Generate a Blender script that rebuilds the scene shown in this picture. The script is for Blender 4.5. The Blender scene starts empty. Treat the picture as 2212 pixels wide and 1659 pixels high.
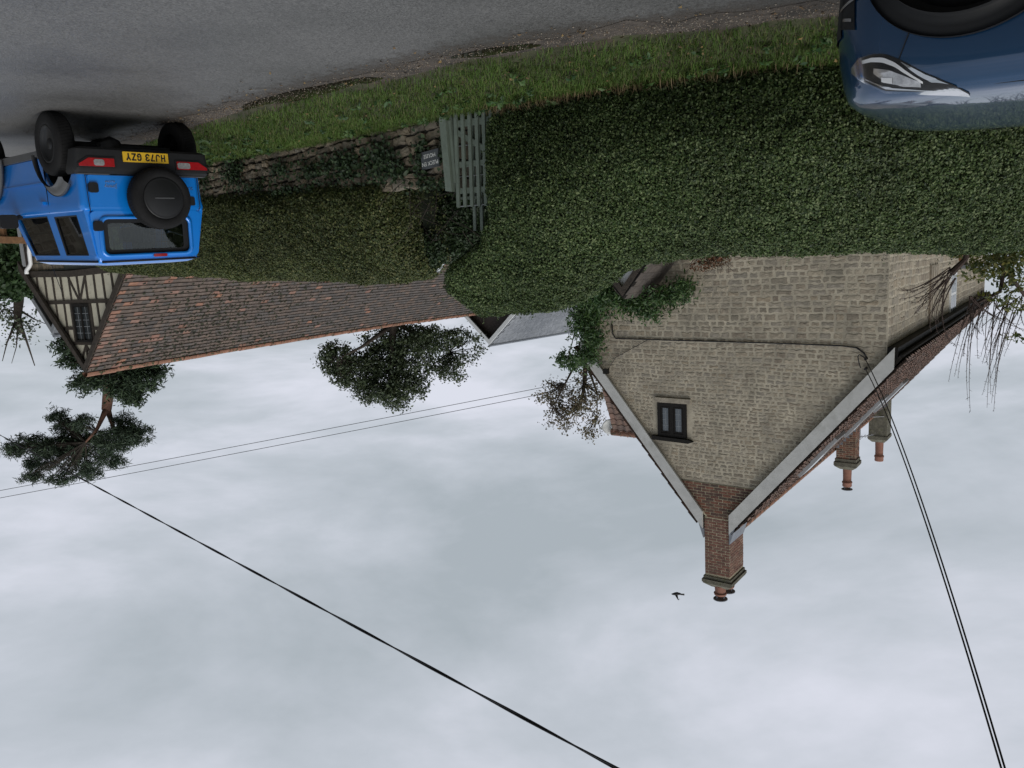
import bpy, math, random
import numpy as np
from mathutils import Vector, Matrix, noise
random.seed(7); rng = np.random.default_rng(11)
scene = bpy.context.scene
C = scene.collection
R = math.radians

# ------------------------------------------------------------------ camera
PITCH, ROLL, EYE = R(9.08), R(3.0), Vector((0, 0, 1.6))
_r0 = Vector((1, 0, 0)); _u0 = Vector((0, -math.sin(PITCH), math.cos(PITCH))); _f0 = Vector((0, math.cos(PITCH), math.sin(PITCH)))
CR = _r0 * math.cos(ROLL) - _u0 * math.sin(ROLL)
CU = _u0 * math.cos(ROLL) + _r0 * math.sin(ROLL)
cam = bpy.data.cameras.new('camera'); cam.sensor_width = 36; cam.lens = 27.03; cam.clip_end = 3000; cam.clip_start = .05
camo = bpy.data.objects.new('camera', cam); C.objects.link(camo)
# the photograph was taken with the camera held upside down
Rt, Up = -CR, -CU
camo.matrix_world = Matrix(((Rt.x, Up.x, -_f0.x, EYE.x), (Rt.y, Up.y, -_f0.y, EYE.y), (Rt.z, Up.z, -_f0.z, EYE.z), (0, 0, 0, 1)))
scene.camera = camo

# ------------------------------------------------------------------ world, sun, exposure
w = bpy.data.worlds.new('World'); scene.world = w; w.use_nodes = True
nt = w.node_tree; N = nt.nodes; L = nt.links; N.clear()
SUN_EL, SUN_AZ = R(48), R(205)      # azimuth clockwise from +Y
out = N.new('ShaderNodeOutputWorld'); bg = N.new('ShaderNodeBackground'); bg2 = N.new('ShaderNodeBackground'); ad = N.new('ShaderNodeMixShader')
sky = N.new('ShaderNodeTexSky'); sky.sky_type = 'NISHITA'; sky.sun_disc = False; sky.sun_elevation = SUN_EL; sky.sun_rotation = SUN_AZ
bg.inputs['Strength'].default_value = .08; L.new(sky.outputs[0], bg.inputs['Color'])
tc = N.new('ShaderNodeTexCoord'); sp = N.new('ShaderNodeSeparateXYZ'); L.new(tc.outputs['Generated'], sp.inputs[0])
az = N.new('ShaderNodeMath'); az.operation = 'ABSOLUTE'; L.new(sp.outputs['Z'], az.inputs[0])
a2 = N.new('ShaderNodeMath'); a2.operation = 'ADD'; a2.inputs[1].default_value = .22; L.new(az.outputs[0], a2.inputs[0])
dx = N.new('ShaderNodeMath'); dx.operation = 'DIVIDE'; L.new(sp.outputs['X'], dx.inputs[0]); L.new(a2.outputs[0], dx.inputs[1])
dy = N.new('ShaderNodeMath'); dy.operation = 'DIVIDE'; L.new(sp.outputs['Y'], dy.inputs[0]); L.new(a2.outputs[0], dy.inputs[1])
cb = N.new('ShaderNodeCombineXYZ'); L.new(dx.outputs[0], cb.inputs[0]); L.new(dy.outputs[0], cb.inputs[1]); cb.inputs[2].default_value = 3.3
n1 = N.new('ShaderNodeTexNoise'); n1.inputs['Scale'].default_value = 1.35; n1.inputs['Detail'].default_value = 7; n1.inputs['Roughness'].default_value = .56; n1.inputs['Distortion'].default_value = .2
mp = N.new('ShaderNodeMapping'); mp.inputs['Scale'].default_value = (.85, 1.25, 1); mp.inputs['Rotation'].default_value = (0, 0, R(8)); L.new(cb.outputs[0], mp.inputs[0]); L.new(mp.outputs[0], n1.inputs['Vector'])
cr = N.new('ShaderNodeValToRGB'); L.new(n1.outputs['Fac'], cr.inputs[0])
e = cr.color_ramp.elements; e[0].position = .33; e[0].color = (.30, .335, .365, 1); e[1].position = .66; e[1].color = (.53, .545, .61, 1)
m_ = cr.color_ramp.elements.new(.5); m_.color = (.395, .425, .468, 1)
L.new(cr.outputs[0], bg2.inputs['Color']); bg2.inputs['Strength'].default_value = 1.0
ad.inputs[0].default_value = .97; L.new(bg.outputs[0], ad.inputs[1]); L.new(bg2.outputs[0], ad.inputs[2]); L.new(ad.outputs[0], out.inputs[0])
sl = bpy.data.lights.new('sun', 'SUN'); sl.energy = 1.5; sl.angle = R(45); sl.color = (1, .965, .91)
so = bpy.data.objects.new('sun', sl); C.objects.link(so)
sd = Vector((math.sin(SUN_AZ) * math.cos(SUN_EL), math.cos(SUN_AZ) * math.cos(SUN_EL), math.sin(SUN_EL)))
so.rotation_euler = sd.to_track_quat('Z', 'Y').to_euler(); so.location = (0, 0, 40)
vs = scene.view_settings; vs.view_transform = 'Standard'; vs.look = 'None'; vs.gamma = 1; vs.exposure = 0.45; vs.use_curve_mapping = False
scene.render.engine = 'CYCLES'

# ------------------------------------------------------------------ survey: bearings measured on the photo (2212 px wide), turned into metres at a real distance
F_ = 1661.
def ray(x, y): return _f0 + CR * ((1106 - x) / F_) + CU * ((y - 829.5) / F_)
def P(x, y, Y):
    v = ray(x, y); return EYE + v * (Y / v.y)
def lerp(a, b, t): return a + (b - a) * t
def sstep(a, b, x):
    t = min(1, max(0, (x - a) / (b - a))); return t * t * (3 - 2 * t)

# ------------------------------------------------------------------ materials
MATS = {}
def mat(name, pal, rough=.8, nscale=6., namt=.35, bump=0., bscale=40., metal=0., coat=0., spec=.5, lichen=None, transl=0., rgh_var=0., stain=None, sub=None):
    if name in MATS: return MATS[name]
    m = bpy.data.materials.new(name); m.use_nodes = True; nt = m.node_tree; N = nt.nodes; L = nt.links
    b = N['Principled BSDF']; b.inputs['Roughness'].default_value = rough; b.inputs['Metallic'].default_value = metal
    b.inputs['Coat Weight'].default_value = coat; b.inputs['Coat Roughness'].default_value = .04; b.inputs['Specular IOR Level'].default_value = spec
    g = N.new('ShaderNodeNewGeometry')
    if not isinstance(pal[0], (tuple, list)): pal = [pal]
    if len(pal) > 1:
        oi = N.new('ShaderNodeObjectInfo'); s = N.new('ShaderNodeMath'); s.operation = 'ADD'; L.new(oi.outputs['Random'], s.inputs[0]); L.new(g.outputs['Random Per Island'], s.inputs[1])
        fr = N.new('ShaderNodeMath'); fr.operation = 'FRACT'; L.new(s.outputs[0], fr.inputs[0])
        rp = N.new('ShaderNodeValToRGB'); L.new(fr.outputs[0], rp.inputs[0]); el = rp.color_ramp.elements
        while len(el) < len(pal): el.new(.5)
        for i, c in enumerate(pal): el[i].position = i / (len(pal) - 1); el[i].color = (*c, 1)
        col = rp.outputs[0]
    else:
        rg = N.new('ShaderNodeRGB'); rg.outputs[0].default_value = (*pal[0], 1); col = rg.outputs[0]
    nz = N.new('ShaderNodeTexNoise'); nz.inputs['Scale'].default_value = nscale; nz.inputs['Detail'].default_value = 6; nz.inputs['Roughness'].default_value = .62; L.new(g.outputs['Position'], nz.inputs['Vector'])
    mr = N.new('ShaderNodeMapRange'); mr.inputs[1].default_value = .3; mr.inputs[2].default_value = .7; mr.inputs[3].default_value = 1 - namt; mr.inputs[4].default_value = 1 + namt; L.new(nz.outputs['Fac'], mr.inputs[0])
    mx = N.new('ShaderNodeMix'); mx.data_type = 'RGBA'; mx.blend_type = 'MULTIPLY'; mx.inputs[0].default_value = 1; L.new(col, mx.inputs[6]); L.new(mr.outputs[0], mx.inputs[7]); col = mx.outputs[2]
    for spec_ in (stain, lichen):
        if spec_:
            c, sc, thr, soft = spec_
            n2 = N.new('ShaderNodeTexNoise'); n2.inputs['Scale'].default_value = sc; n2.inputs['Detail'].default_value = 5; n2.inputs['Roughness'].default_value = .6; L.new(g.outputs['Position'], n2.inputs['Vector'])
            r2 = N.new('ShaderNodeMapRange'); r2.inputs[1].default_value = thr; r2.inputs[2].default_value = thr + soft; L.new(n2.outputs['Fac'], r2.inputs[0])
            x2 = N.new('ShaderNodeMix'); x2.data_type = 'RGBA'; L.new(r2.outputs[0], x2.inputs[0]); L.new(col, x2.inputs[6]); x2.inputs[7].default_value = (*c, 1); col = x2.outputs[2]
    L.new(col, b.inputs['Base Color'])
    if rgh_var:
        r3 = N.new('ShaderNodeMapRange'); r3.inputs[3].default_value = rough - rgh_var; r3.inputs[4].default_value = rough + rgh_var; L.new(nz.outputs['Fac'], r3.inputs[0]); L.new(r3.outputs[0], b.inputs['Roughness'])
    if bump:
        n3 = N.new('ShaderNodeTexNoise'); n3.inputs['Scale'].default_value = bscale; n3.inputs['Detail'].default_value = 5; L.new(g.outputs['Position'], n3.inputs['Vector'])
        bp = N.new('ShaderNodeBump'); bp.inputs['Strength'].default_value = bump; bp.inputs['Distance'].default_value = .02; L.new(n3.outputs['Fac'], bp.inputs['Height']); L.new(bp.outputs[0], b.inputs['Normal'])
    if transl:
        o = N['Material Output']; tr = N.new('ShaderNodeBsdfTranslucent'); L.new(col, tr.inputs[0]); ms = N.new('ShaderNodeMixShader'); ms.inputs[0].default_value = transl
        L.new(b.outputs[0], ms.inputs[1]); L.new(tr.outputs[0], ms.inputs[2]); L.new(ms.outputs[0], o.inputs[0])
    MATS[name] = m; return m
def glass(name, tint, rough=.02, alpha=.0):
    m = bpy.data.materials.new(name); m.use_nodes = True; b = m.node_tree.nodes['Principled BSDF']
    b.inputs['Base Color'].default_value = (*tint, 1); b.inputs['Roughness'].default_value = rough; b.inputs['Transmission Weight'].default_value = alpha; b.inputs['IOR'].default_value = 1.5
    b.inputs['Specular IOR Level'].default_value = .7
    MATS[name] = m; return m

STONE = [(.235, .20, .155), (.34, .293, .225), (.295, .262, .215), (.40, .345, .262), (.255, .212, .163), (.355, .31, .24), (.315, .26, .19), (.285, .255, .21)]
M_stone = mat('limestone', STONE, .9, 9, .3, .6, 30, lichen=((.42, .41, .36), 16, .66, .05), stain=((.215, .193, .152), 1.4, .54, .14))
M_mortar = mat('lime_mortar', (.44, .392, .305), .95, 2.5, .28, .5, 60, stain=((.30, .268, .212), 1.1, .53, .15))
M_wallstone = mat('rubble_stone', [(.15, .12, .085), (.22, .18, .125), (.18, .16, .125), (.27, .215, .145), (.12, .105, .08)], .9, 8, .4, .7, 25, stain=((.05, .05, .035), 4, .58, .15))
M_brick = mat('red_brick', [(.15, .066, .045), (.20, .085, .055), (.11, .055, .042), (.08, .048, .04), (.18, .09, .06), (.07, .052, .042)], .9, 12, .3, .4, 50, lichen=((.30, .29, .24), 14, .70, .05))
M_brickpale = mat('chimney_brick', [(.16, .078, .058), (.19, .088, .064), (.135, .07, .054), (.17, .09, .07)], .9, 10, .3, .4, 50, lichen=((.28, .26, .22), 10, .64, .06), stain=((.08, .075, .05), 5, .62, .1))
M_bmortar = mat('brick_mortar', (.46, .40, .28), .95, 8, .25, .4, 60)
M_capstone = mat('mossy_chimney_cap', (.12, .112, .085), .95, 6, .4, .6, 30, lichen=((.085, .09, .04), 7, .58, .1))
M_pot = mat('terracotta_pot', (.23, .105, .072), .8, 8, .2)
M_lead = mat('lead_flashing', (.20, .215, .24), .5, 6, .2, metal=.3)
M_barge = mat('painted_bargeboard', (.50, .50, .485), .6, 3, .12, .15, 12, stain=((.36, .36, .335), 2.2, .54, .2))
M_pantile = mat('pantile', [(.105, .068, .052), (.138, .082, .062), (.085, .06, .05), (.125, .085, .068)], .85, 8, .35, .5, 40, lichen=((.20, .17, .10), 6, .64, .08))
M_tile_o = mat('tile_terracotta', [(.27, .135, .085), (.21, .12, .095), (.24, .15, .115), (.19, .10, .072)], .85, 8, .3, .4, 40)
M_tile_g = mat('tile_weathered', [(.10, .076, .062), (.122, .092, .074), (.09, .072, .062), (.136, .098, .075)], .75, 7, .35, .4, 40)
M_tile_d = mat('tile_dark', [(.068, .059, .053), (.084, .072, .064), (.095, .080, .070)], .7, 7, .3, .4, 40)
M_moss = mat('moss', [(.018, .021, .012), (.035, .038, .02), (.025, .025, .018)], .95, 30, .4)
M_ridge = mat('ridge_terracotta', (.26, .13, .085), .85, 6, .3, .3, 40, stain=((.06, .065, .03), 9, .55, .06))
M_timber = mat('weathered_oak', (.045, .036, .028), .85, 12, .4, .4, 60)
M_plaster = mat('cream_plaster', (.58, .55, .44), .9, 5, .10, .2, 30, stain=((.20, .19, .16), 7, .66, .07))
M_dark = mat('dark_void', (.008, .008, .008), .9)
M_winframe = mat('black_window_frame', (.012, .0105, .009), .7, 20, .4, .2, 60, spec=.25)
M_leadbar = mat('lead_came', (.22, .235, .25), .5)
M_glass_w = glass('window_glass', (.10, .115, .13), .06)
M_glass_d = glass('dark_window_glass', (.022, .03, .035), .08)
M_white = mat('white_paint', (.74, .75, .76), .5, 4, .06)
M_greypvc = mat('grey_plastic', (.30, .31, .32), .45, 4, .06)
M_sagepaint = mat('sage_green_paint', (.145, .178, .145), .55, 9, .16, .25, 50)
M_slate = mat('slate', [(.17, .18, .195), (.21, .22, .235), (.145, .155, .17), (.19, .20, .21)], .45, 5, .2)
M_signslate = mat('sign_slate', (.075, .082, .088), .6, 15, .2)
M_signtext = mat('sign_lettering', (.62, .63, .60), .7)
M_brownclad = mat('brown_cladding', (.032, .022, .019), .7, 3, .2)
M_wood = mat('brown_softwood', (.17, .085, .035), .7, 14, .3)
M_greenboard = mat('grey_green_boarding', (.07, .085, .075), .6, 3, .2)
M_wire = mat('black_cable', (.012, .012, .014), .6)
M_hedge = mat('yew_leaf', [(.012, .026, .009), (.048, .086, .024), (.092, .136, .042), (.025, .050, .014), (.17, .212, .09), (.058, .098, .026)], .5, 1.1, .3, transl=.25, spec=.36)
M_hedge2 = mat('olive_hedge_leaf', [(.03, .05, .013), (.058, .082, .021), (.09, .108, .028), (.024, .042, .013), (.15, .15, .055), (.066, .085, .024)], .55, .9, .35, transl=.22, spec=.4)
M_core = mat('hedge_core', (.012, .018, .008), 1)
M_ivy = mat('ivy_leaf', [(.012, .024, .010), (.02, .038, .014), (.032, .055, .02), (.014, .028, .011)], .5, 6, .3, spec=.3)
M_wist = mat('wisteria_leaf', [(.025, .06, .02), (.045, .10, .03), (.07, .125, .03), (.035, .08, .025)], .5, 3, .3, transl=.3)
M_rust = mat('rust_leaf', [(.16, .055, .02), (.10, .05, .02), (.06, .045, .02)], .7, 3, .3, transl=.2)
M_pine = mat('pine_needle', [(.022, .040, .024), (.038, .064, .036), (.056, .084, .042)], .7, 1, .3, transl=.12)
M_cyp = mat('cypress_leaf', [(.018, .034, .018), (.032, .06, .027), (.05, .08, .032)], .7, 1, .3, transl=.15)
M_dleaf = mat('evergreen_leaf', [(.034, .050, .027), (.058, .082, .040), (.09, .115, .052)], .45, 1, .3, transl=.2)
M_bleaf = mat('autumn_leaf', [(.15, .115, .07), (.10, .09, .05), (.20, .15, .09), (.10, .11, .05)], .7, 1, .3, transl=.3)
M_yleaf = mat('yellowing_leaf', [(.07, .095, .02), (.11, .13, .025), (.19, .17, .03), (.05, .075, .02), (.08, .11, .03)], .6, 2, .3, transl=.35)
M_gleaf = mat('garden_leaf', [(.02, .045, .016), (.035, .07, .022), (.05, .09, .03)], .6, 1, .3, transl=.2)
M_bark = mat('bark', (.035, .027, .02), .95, 8, .4, .6, 30)
M_pbark = mat('pine_bark', (.13, .065, .042), .95, 6, .35, .6, 20)
M_stem = mat('dark_stem', (.045, .028, .022), .8, 8, .3)
M_grass = mat('grass_blade', [(.05, .10, .016), (.075, .14, .022), (.10, .17, .035), (.06, .12, .02), (.16, .165, .06), (.07, .13, .025)], .6, 1.2, .25, transl=.3, spec=.3)
M_straw = mat('dead_grass', [(.16, .12, .06), (.12, .085, .04), (.20, .15, .08)], .8, 2, .3)

# ------------------------------------------------------------------ mesh helpers
class MB:
    def __init__(s): s.v = []; s.f = []; s.mi = []
    def add(s, vs, fs, M=None, mi=0):
        o = len(s.v); s.v += [tuple(M @ Vector(p)) for p in vs] if M is not None else [tuple(p) for p in vs]
        s.f += [tuple(i + o for i in f) for f in fs]; s.mi += [mi] * len(fs); return s
    def box(s, x0, x1, y0, y1, z0, z1, M=None, mi=0):
        return s.add([(x0, y0, z0), (x1, y0, z0), (x1, y1, z0), (x0, y1, z0), (x0, y0, z1), (x1, y0, z1), (x1, y1, z1), (x0, y1, z1)],
                     [(0, 3, 2, 1), (4, 5, 6, 7), (0, 1, 5, 4), (1, 2, 6, 5), (2, 3, 7, 6), (3, 0, 4, 7)], M, mi)
    def prism(s, pts, d0, d1, M=None, mi=0):       # polygon in local xz, extruded along local y
        n = len(pts); vs = [(p[0], d0, p[1]) for p in pts] + [(p[0], d1, p[1]) for p in pts]
        return s.add(vs, [tuple(range(n)), tuple(range(2 * n - 1, n - 1, -1))] + [(i, i + n, (i + 1) % n + n, (i + 1) % n) for i in range(n)], M, mi)
    def tube(s, pts, rad, n=8, cap=True, M=None, mi=0):
        pts = [Vector(p) for p in pts]; rad = rad if isinstance(rad, (list, tuple)) else [rad] * len(pts); vs = []; fs = []
        u = None
        for i, p in enumerate(pts):
            d = (pts[min(i + 1, len(pts) - 1)] - pts[max(i - 1, 0)]).normalized()
            if u is None:
                u = d.orthogonal().normalized()
            u = (u - d * u.dot(d)); u = u.normalized() if u.length > 1e-6 else d.orthogonal().normalized()
            v = d.cross(u)
            for k in range(n):
                a = 2 * math.pi * k / n; vs.append(p + (u * math.cos(a) + v * math.sin(a)) * rad[i])
        for i in range(len(pts) - 1):
            for k in range(n): fs.append((i * n + k, i * n + (k + 1) % n, (i + 1) * n + (k + 1) % n, (i + 1) * n + k))
        if cap: fs += [tuple(range(n - 1, -1, -1)), tuple((len(pts) - 1) * n + k for k in range(n))]
        return s.add(vs, fs, M, mi)
    def lathe(s, prof, n=24, M=None, mi=0):        # prof (r, z) about local z
        vs = []; fs = []
        for r, z in prof:
            for k in range(n):
                a = 2 * math.pi * k / n; vs.append((r * math.cos(a), r * math.sin(a), z))
        for i in range(len(prof) - 1):
            for k in range(n): fs.append((i * n + k, i * n + (k + 1) % n, (i + 1) * n + (k + 1) % n, (i + 1) * n + k))
        if prof[0][0] > 1e-4: fs.append(tuple(range(n - 1, -1, -1)))
        if prof[-1][0] > 1e-4: fs.append(tuple((len(prof) - 1) * n + k for k in range(n)))
        return s.add(vs, fs, M, mi)
    def grid(s, rows, closed=False, M=None, mi=0):
        n = len(rows[0]); vs = [p for r in rows for p in r]; fs = []
        for i in range(len(rows) - 1):
            for k in range(n if closed else n - 1): fs.append((i * n + k, i * n + (k + 1) % n, (i + 1) * n + (k + 1) % n, (i + 1) * n + k))
        return s.add(vs, fs, M, mi)
    def mesh(s, name, ms, smooth=False):
        me = bpy.data.meshes.new(name); me.from_pydata(s.v, [], s.f)
        for m in (ms if isinstance(ms, (list, tuple)) else [ms]): me.materials.append(m)
        if any(s.mi): me.polygons.foreach_set('material_index', s.mi)
        if smooth: me.polygons.foreach_set('use_smooth', [True] * len(s.f))
        me.update(); return me
    def build(s, name, ms, parent=None, smooth=False, **k): return link(name, s.mesh(name, ms, smooth), parent, **k)
def link(name, me, parent=None, label=None, cat=None, group=None, kind=None, M=None, local=False):
    o = bpy.data.objects.new(name, me); C.objects.link(o)
    if M is not None: o.matrix_basis = M
    if parent:
        o.parent = parent
        if not local and parent.parent is None and parent.get('base') is not None: o.matrix_parent_inverse = Matrix.Translation(-Vector(parent['base']))
    for k, v in (('label', label), ('category', cat), ('group', group), ('kind', kind)):
        if v: o[k] = v
    return o
def thing(name, label, cat, base, group=None):
    o = bpy.data.objects.new(name, None); C.objects.link(o); o.location = base; o['base'] = list(base); o.empty_display_size = .2
    o['label'] = label; o['category'] = cat
    if group: o['group'] = group
    return o
def carthing(name, label, cat, M):
    o = bpy.data.objects.new(name, None); C.objects.link(o); o.matrix_basis = M; o['label'] = label; o['category'] = cat; return o
def np_mesh(name, verts, faces, ms, smooth=False):
    me = bpy.data.meshes.new(name); nv = len(verts); nf = len(faces); k = faces.shape[1]
    me.vertices.add(nv); me.vertices.foreach_set('co', verts.astype(np.float32).ravel())
    me.loops.add(nf * k); me.polygons.add(nf)
    me.polygons.foreach_set('loop_start', np.arange(nf, dtype=np.int32) * k)
    me.loops.foreach_set('vertex_index', faces.astype(np.int32).ravel())
    if smooth: me.polygons.foreach_set('use_smooth', np.ones(nf, dtype=bool))
    me.materials.append(ms); me.update(calc_edges=True); me.validate(); return me
def unit(a): return a / (np.linalg.norm(a, axis=1, keepdims=True) + 1e-9)
def leaves(name, pos, nrm, L_, W_, m, spread=.8, up=0., asp_j=.35):
    n = len(pos); nr = unit(nrm + spread * rng.normal(size=(n, 3)) + np.array([0, 0, up]))
    t = unit(np.cross(nr, rng.normal(size=(n, 3)))); b = np.cross(nr, t)
    s = (1 + asp_j * rng.uniform(-1, 1, (n, 1))); l = L_ * s / 2; w_ = W_ * s / 2
    fold = nr * w_ * .5
    v = np.stack([pos - t * l, pos + b * w_ + fold + t * l * .1, pos + t * l, pos - b * w_ + fold + t * l * .1], 1).reshape(-1, 3)
    i = np.arange(n)[:, None] * 4
    return np_mesh(name, v, np.concatenate([i + np.array([[0, 1, 2]]), i + np.array([[0, 2, 3]])], 1).reshape(-1, 3), m)
def bez(a, b, c, n=8):
    a, b, c = Vector(a), Vector(b), Vector(c); return [a * (1 - t) ** 2 + b * 2 * t * (1 - t) + c * t * t for t in [i / n for i in range(n + 1)]]
def frame(o, x, z=(0, 0, 1)):                     # matrix with local x along x, z up, y = z cross x
    x = Vector(x).normalized(); z = Vector(z); y = z.cross(x).normalized(); z = x.cross(y)
    return Matrix(((x.x, y.x, z.x, o[0]), (x.y, y.y, z.y, o[1]), (x.z, y.z, z.z, o[2]), (0, 0, 0, 1)))
def textmesh(s, size, m, name, parent, M, extrude=.001, align='CENTER', local=True, sx=1., off=0.):
    cu = bpy.data.curves.new(name, 'FONT'); cu.body = s; cu.size = size; cu.extrude = extrude; cu.align_x = align; cu.align_y = 'CENTER'; cu.resolution_u = 2; cu.offset = off
    o = bpy.data.objects.new('tmp', cu); C.objects.link(o); dg = bpy.context.evaluated_depsgraph_get(); me = bpy.data.meshes.new_from_object(o.evaluated_get(dg)); bpy.data.objects.remove(o)
    me.materials.clear(); me.materials.append(m); me.transform(Matrix.Diagonal((sx, 1, 1, 1)))
    return link(name, me, parent, M=M, local=local)
def clip(poly, a, b, c):                          # keep a*x+b*y<=c
    o = []
    for i in range(len(poly)):
        p, q = poly[i], poly[(i + 1) % len(poly)]; dp = a * p[0] + b * p[1] - c; dq = a * q[0] + b * q[1] - c
        if dp <= 0: o.append(p)
        if dp * dq < 0: t = dp / (dp - dq); o.append((lerp(p[0], q[0], t), lerp(p[1], q[1], t)))
    return o

# ------------------------------------------------------------------ terrain
EDGE = [(-60, 3.5), (-25, 4.2), (-12, 5.2), (-6, 5.75), (-4, 6.0), (-2.6, 6.22), (-1.6, 6.5), (-.7, 6.75), (-.13, 7.03), (.29, 7.31), (1.0, 7.86), (1.83, 8.5), (2.75, 9.2), (3.6, 10.0), (4.6, 11.1), (6.2, 13.0), (8.5, 15.8), (12, 20.3), (17, 27), (30, 45), (60, 90)]
EA = np.array(EDGE, float)
def edge_q(x, y):                                  # signed distance from the road edge, + on the verge side
    p = np.array([x, y]); a = EA[:-1]; d = EA[1:] - a; l2 = (d ** 2).sum(1); t = np.clip(((p - a) * d).sum(1) / l2, 0, 1)
    c = a + d * t[:, None]; r = p - c; dd = np.sqrt((r ** 2).sum(1)); i = dd.argmin()
    return dd[i] * (1 if d[i][0] * r[i][1] - d[i][1] * r[i][0] > 0 else -1)
def zroad(x, y):
    s = (x - 4.54) * .67 + (y - 9.67) * .74
    z = -.012 * x - .028 * y - .015 * max(0, s) * sstep(-1.0, 1.5, s)
    if z < -1.0: z = -1.0 - .3 * (1 - math.exp((z + 1.0) / .3))
    return z
def zground(x, y):
    q = edge_q(x, y); z = zroad(x, y)
    if q > 0: z += .02 + .16 * sstep(0, 1.0, q) + .02 * noise.noise(Vector((x * 1.3, y * 1.3, 0)))
    else: z -= .05
    return z
def axis(fine0, fine1, step, far):
    a = list(np.arange(fine0, fine1 + 1e-6, step)); s = step; x = a[-1]
    while x < far: s *= 1.35; x += s; a.append(x)
    s = step; x = a[0]
    while x > -far: s *= 1.35; x -= s; a.insert(0, x)
    return a
gx = axis(-7, 12, .3, 900); gy = axis(4, 16, .3, 900)
rows = [[(x, y, zground(x, y)) for x in gx] for y in gy]
M_soil = mat('soil_and_turf', (.045, .048, .022), .95, 3, .4, .6, 30, stain=((.06, .045, .03), 5, .55, .1))
MB().grid(rows).build('ground', M_soil, smooth=True, kind='structure')
# road
def dense(poly, step):
    o = []
    for a, b in zip(poly[:-1], poly[1:]):
        n = max(1, int(math.dist(a, b) / step)); o += [(lerp(a[0], b[0], i / n), lerp(a[1], b[1], i / n)) for i in range(n)]
    return o + [poly[-1]]
ED = dense(EDGE, .15)
for _ in range(30): ED = [ED[0]] + [((ED[i - 1][0] + ED[i][0] * 2 + ED[i + 1][0]) / 4, (ED[i - 1][1] + ED[i][1] * 2 + ED[i + 1][1]) / 4) for i in range(1, len(ED) - 1)] + [ED[-1]]
def enorm(i):
    a = ED[max(0, i - 1)]; b = ED[min(len(ED) - 1, i + 1)]; d = (b[0] - a[0], b[1] - a[1]); l = math.hypot(*d); return (-d[1] / l, d[0] / l)
def strip(q0, q1, n, dz, jit=0.):
    rows = []
    for i, p in enumerate(ED):
        nn = enorm(i); j0 = jit * noise.noise(Vector((p[0] * 2.2, p[1] * 2.2, 5))); j1 = jit * noise.noise(Vector((p[0] * 3.1, p[1] * 3.1, 9)))
        rows.append([(p[0] + nn[0] * q, p[1] + nn[1] * q, zroad(p[0] + nn[0] * q, p[1] + nn[1] * q) + dz) for q in [lerp(q0 + j0, q1 + j1, k / n) for k in range(n + 1)]])
    return rows
M_asph = bpy.data.materials.new('asphalt'); M_asph.use_nodes = True
def asphalt():
    nt = M_asph.node_tree; N = nt.nodes; L = nt.links; b = N['Principled BSDF']; g = N.new('ShaderNodeNewGeometry')
    v = N.new('ShaderNodeTexVoronoi'); v.inputs['Scale'].default_value = 75; L.new(g.outputs['Position'], v.inputs['Vector'])
    r = N.new('ShaderNodeValToRGB'); L.new(v.outputs['Color'], r.inputs[0]); r.color_ramp.elements[0].color = (.058, .057, .056, 1); r.color_ramp.elements[1].color = (.15, .148, .144, 1)
    n = N.new('ShaderNodeTexNoise'); n.inputs['Scale'].default_value = .8; n.inputs['Detail'].default_value = 5; L.new(g.outputs['Position'], n.inputs['Vector'])
    m = N.new('ShaderNodeMapRange'); m.inputs[1].default_value = .3; m.inputs[2].default_value = .7; m.inputs[3].default_value = .84; m.inputs[4].default_value = 1.12; L.new(n.outputs['Fac'], m.inputs[0])
    x = N.new('ShaderNodeMix'); x.data_type = 'RGBA'; x.blend_type = 'MULTIPLY'; x.inputs[0].default_value = 1; L.new(r.outputs[0], x.inputs[6]); L.new(m.outputs[0], x.inputs[7]); L.new(x.outputs[2], b.inputs['Base Color'])
    rr = N.new('ShaderNodeMapRange'); rr.inputs[1].default_value = .35; rr.inputs[2].default_value = .65; rr.inputs[3].default_value = .36; rr.inputs[4].default_value = .55; L.new(n.outputs['Fac'], rr.inputs[0]); L.new(rr.outputs[0], b.inputs['Roughness'])
    bp = N.new('ShaderNodeBump'); bp.inputs['Strength'].default_value = .55; bp.inputs['Distance'].default_value = .006; L.new(v.outputs['Distance'], bp.inputs['Height']); L.new(bp.outputs[0], b.inputs['Normal'])
asphalt()
MB().grid(strip(.1, -12, 40, 0)).build('road', M_asph, smooth=True, kind='structure')
M_dirt = mat('roadside_dirt', (.068, .056, .046), .8, 14, .5, .8, 45, stain=((.028, .024, .02), 2.2, .52, .12))
MB().grid(strip(.26, -.30, 4, .006, .26)).build('dirt_margin', M_dirt, smooth=True, kind='structure')
fr_rows = strip(.1, -1.0, 10, .004)
dfm = MB().grid(fr_rows).mesh('dirt_film', bpy.data.materials.new('dirt_film'), True); at_ = dfm.attributes.new('fade', 'FLOAT', 'POINT'); at_.data.foreach_set('value', [1 - k / 10 for r_ in fr_rows for k in range(11)])
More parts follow.
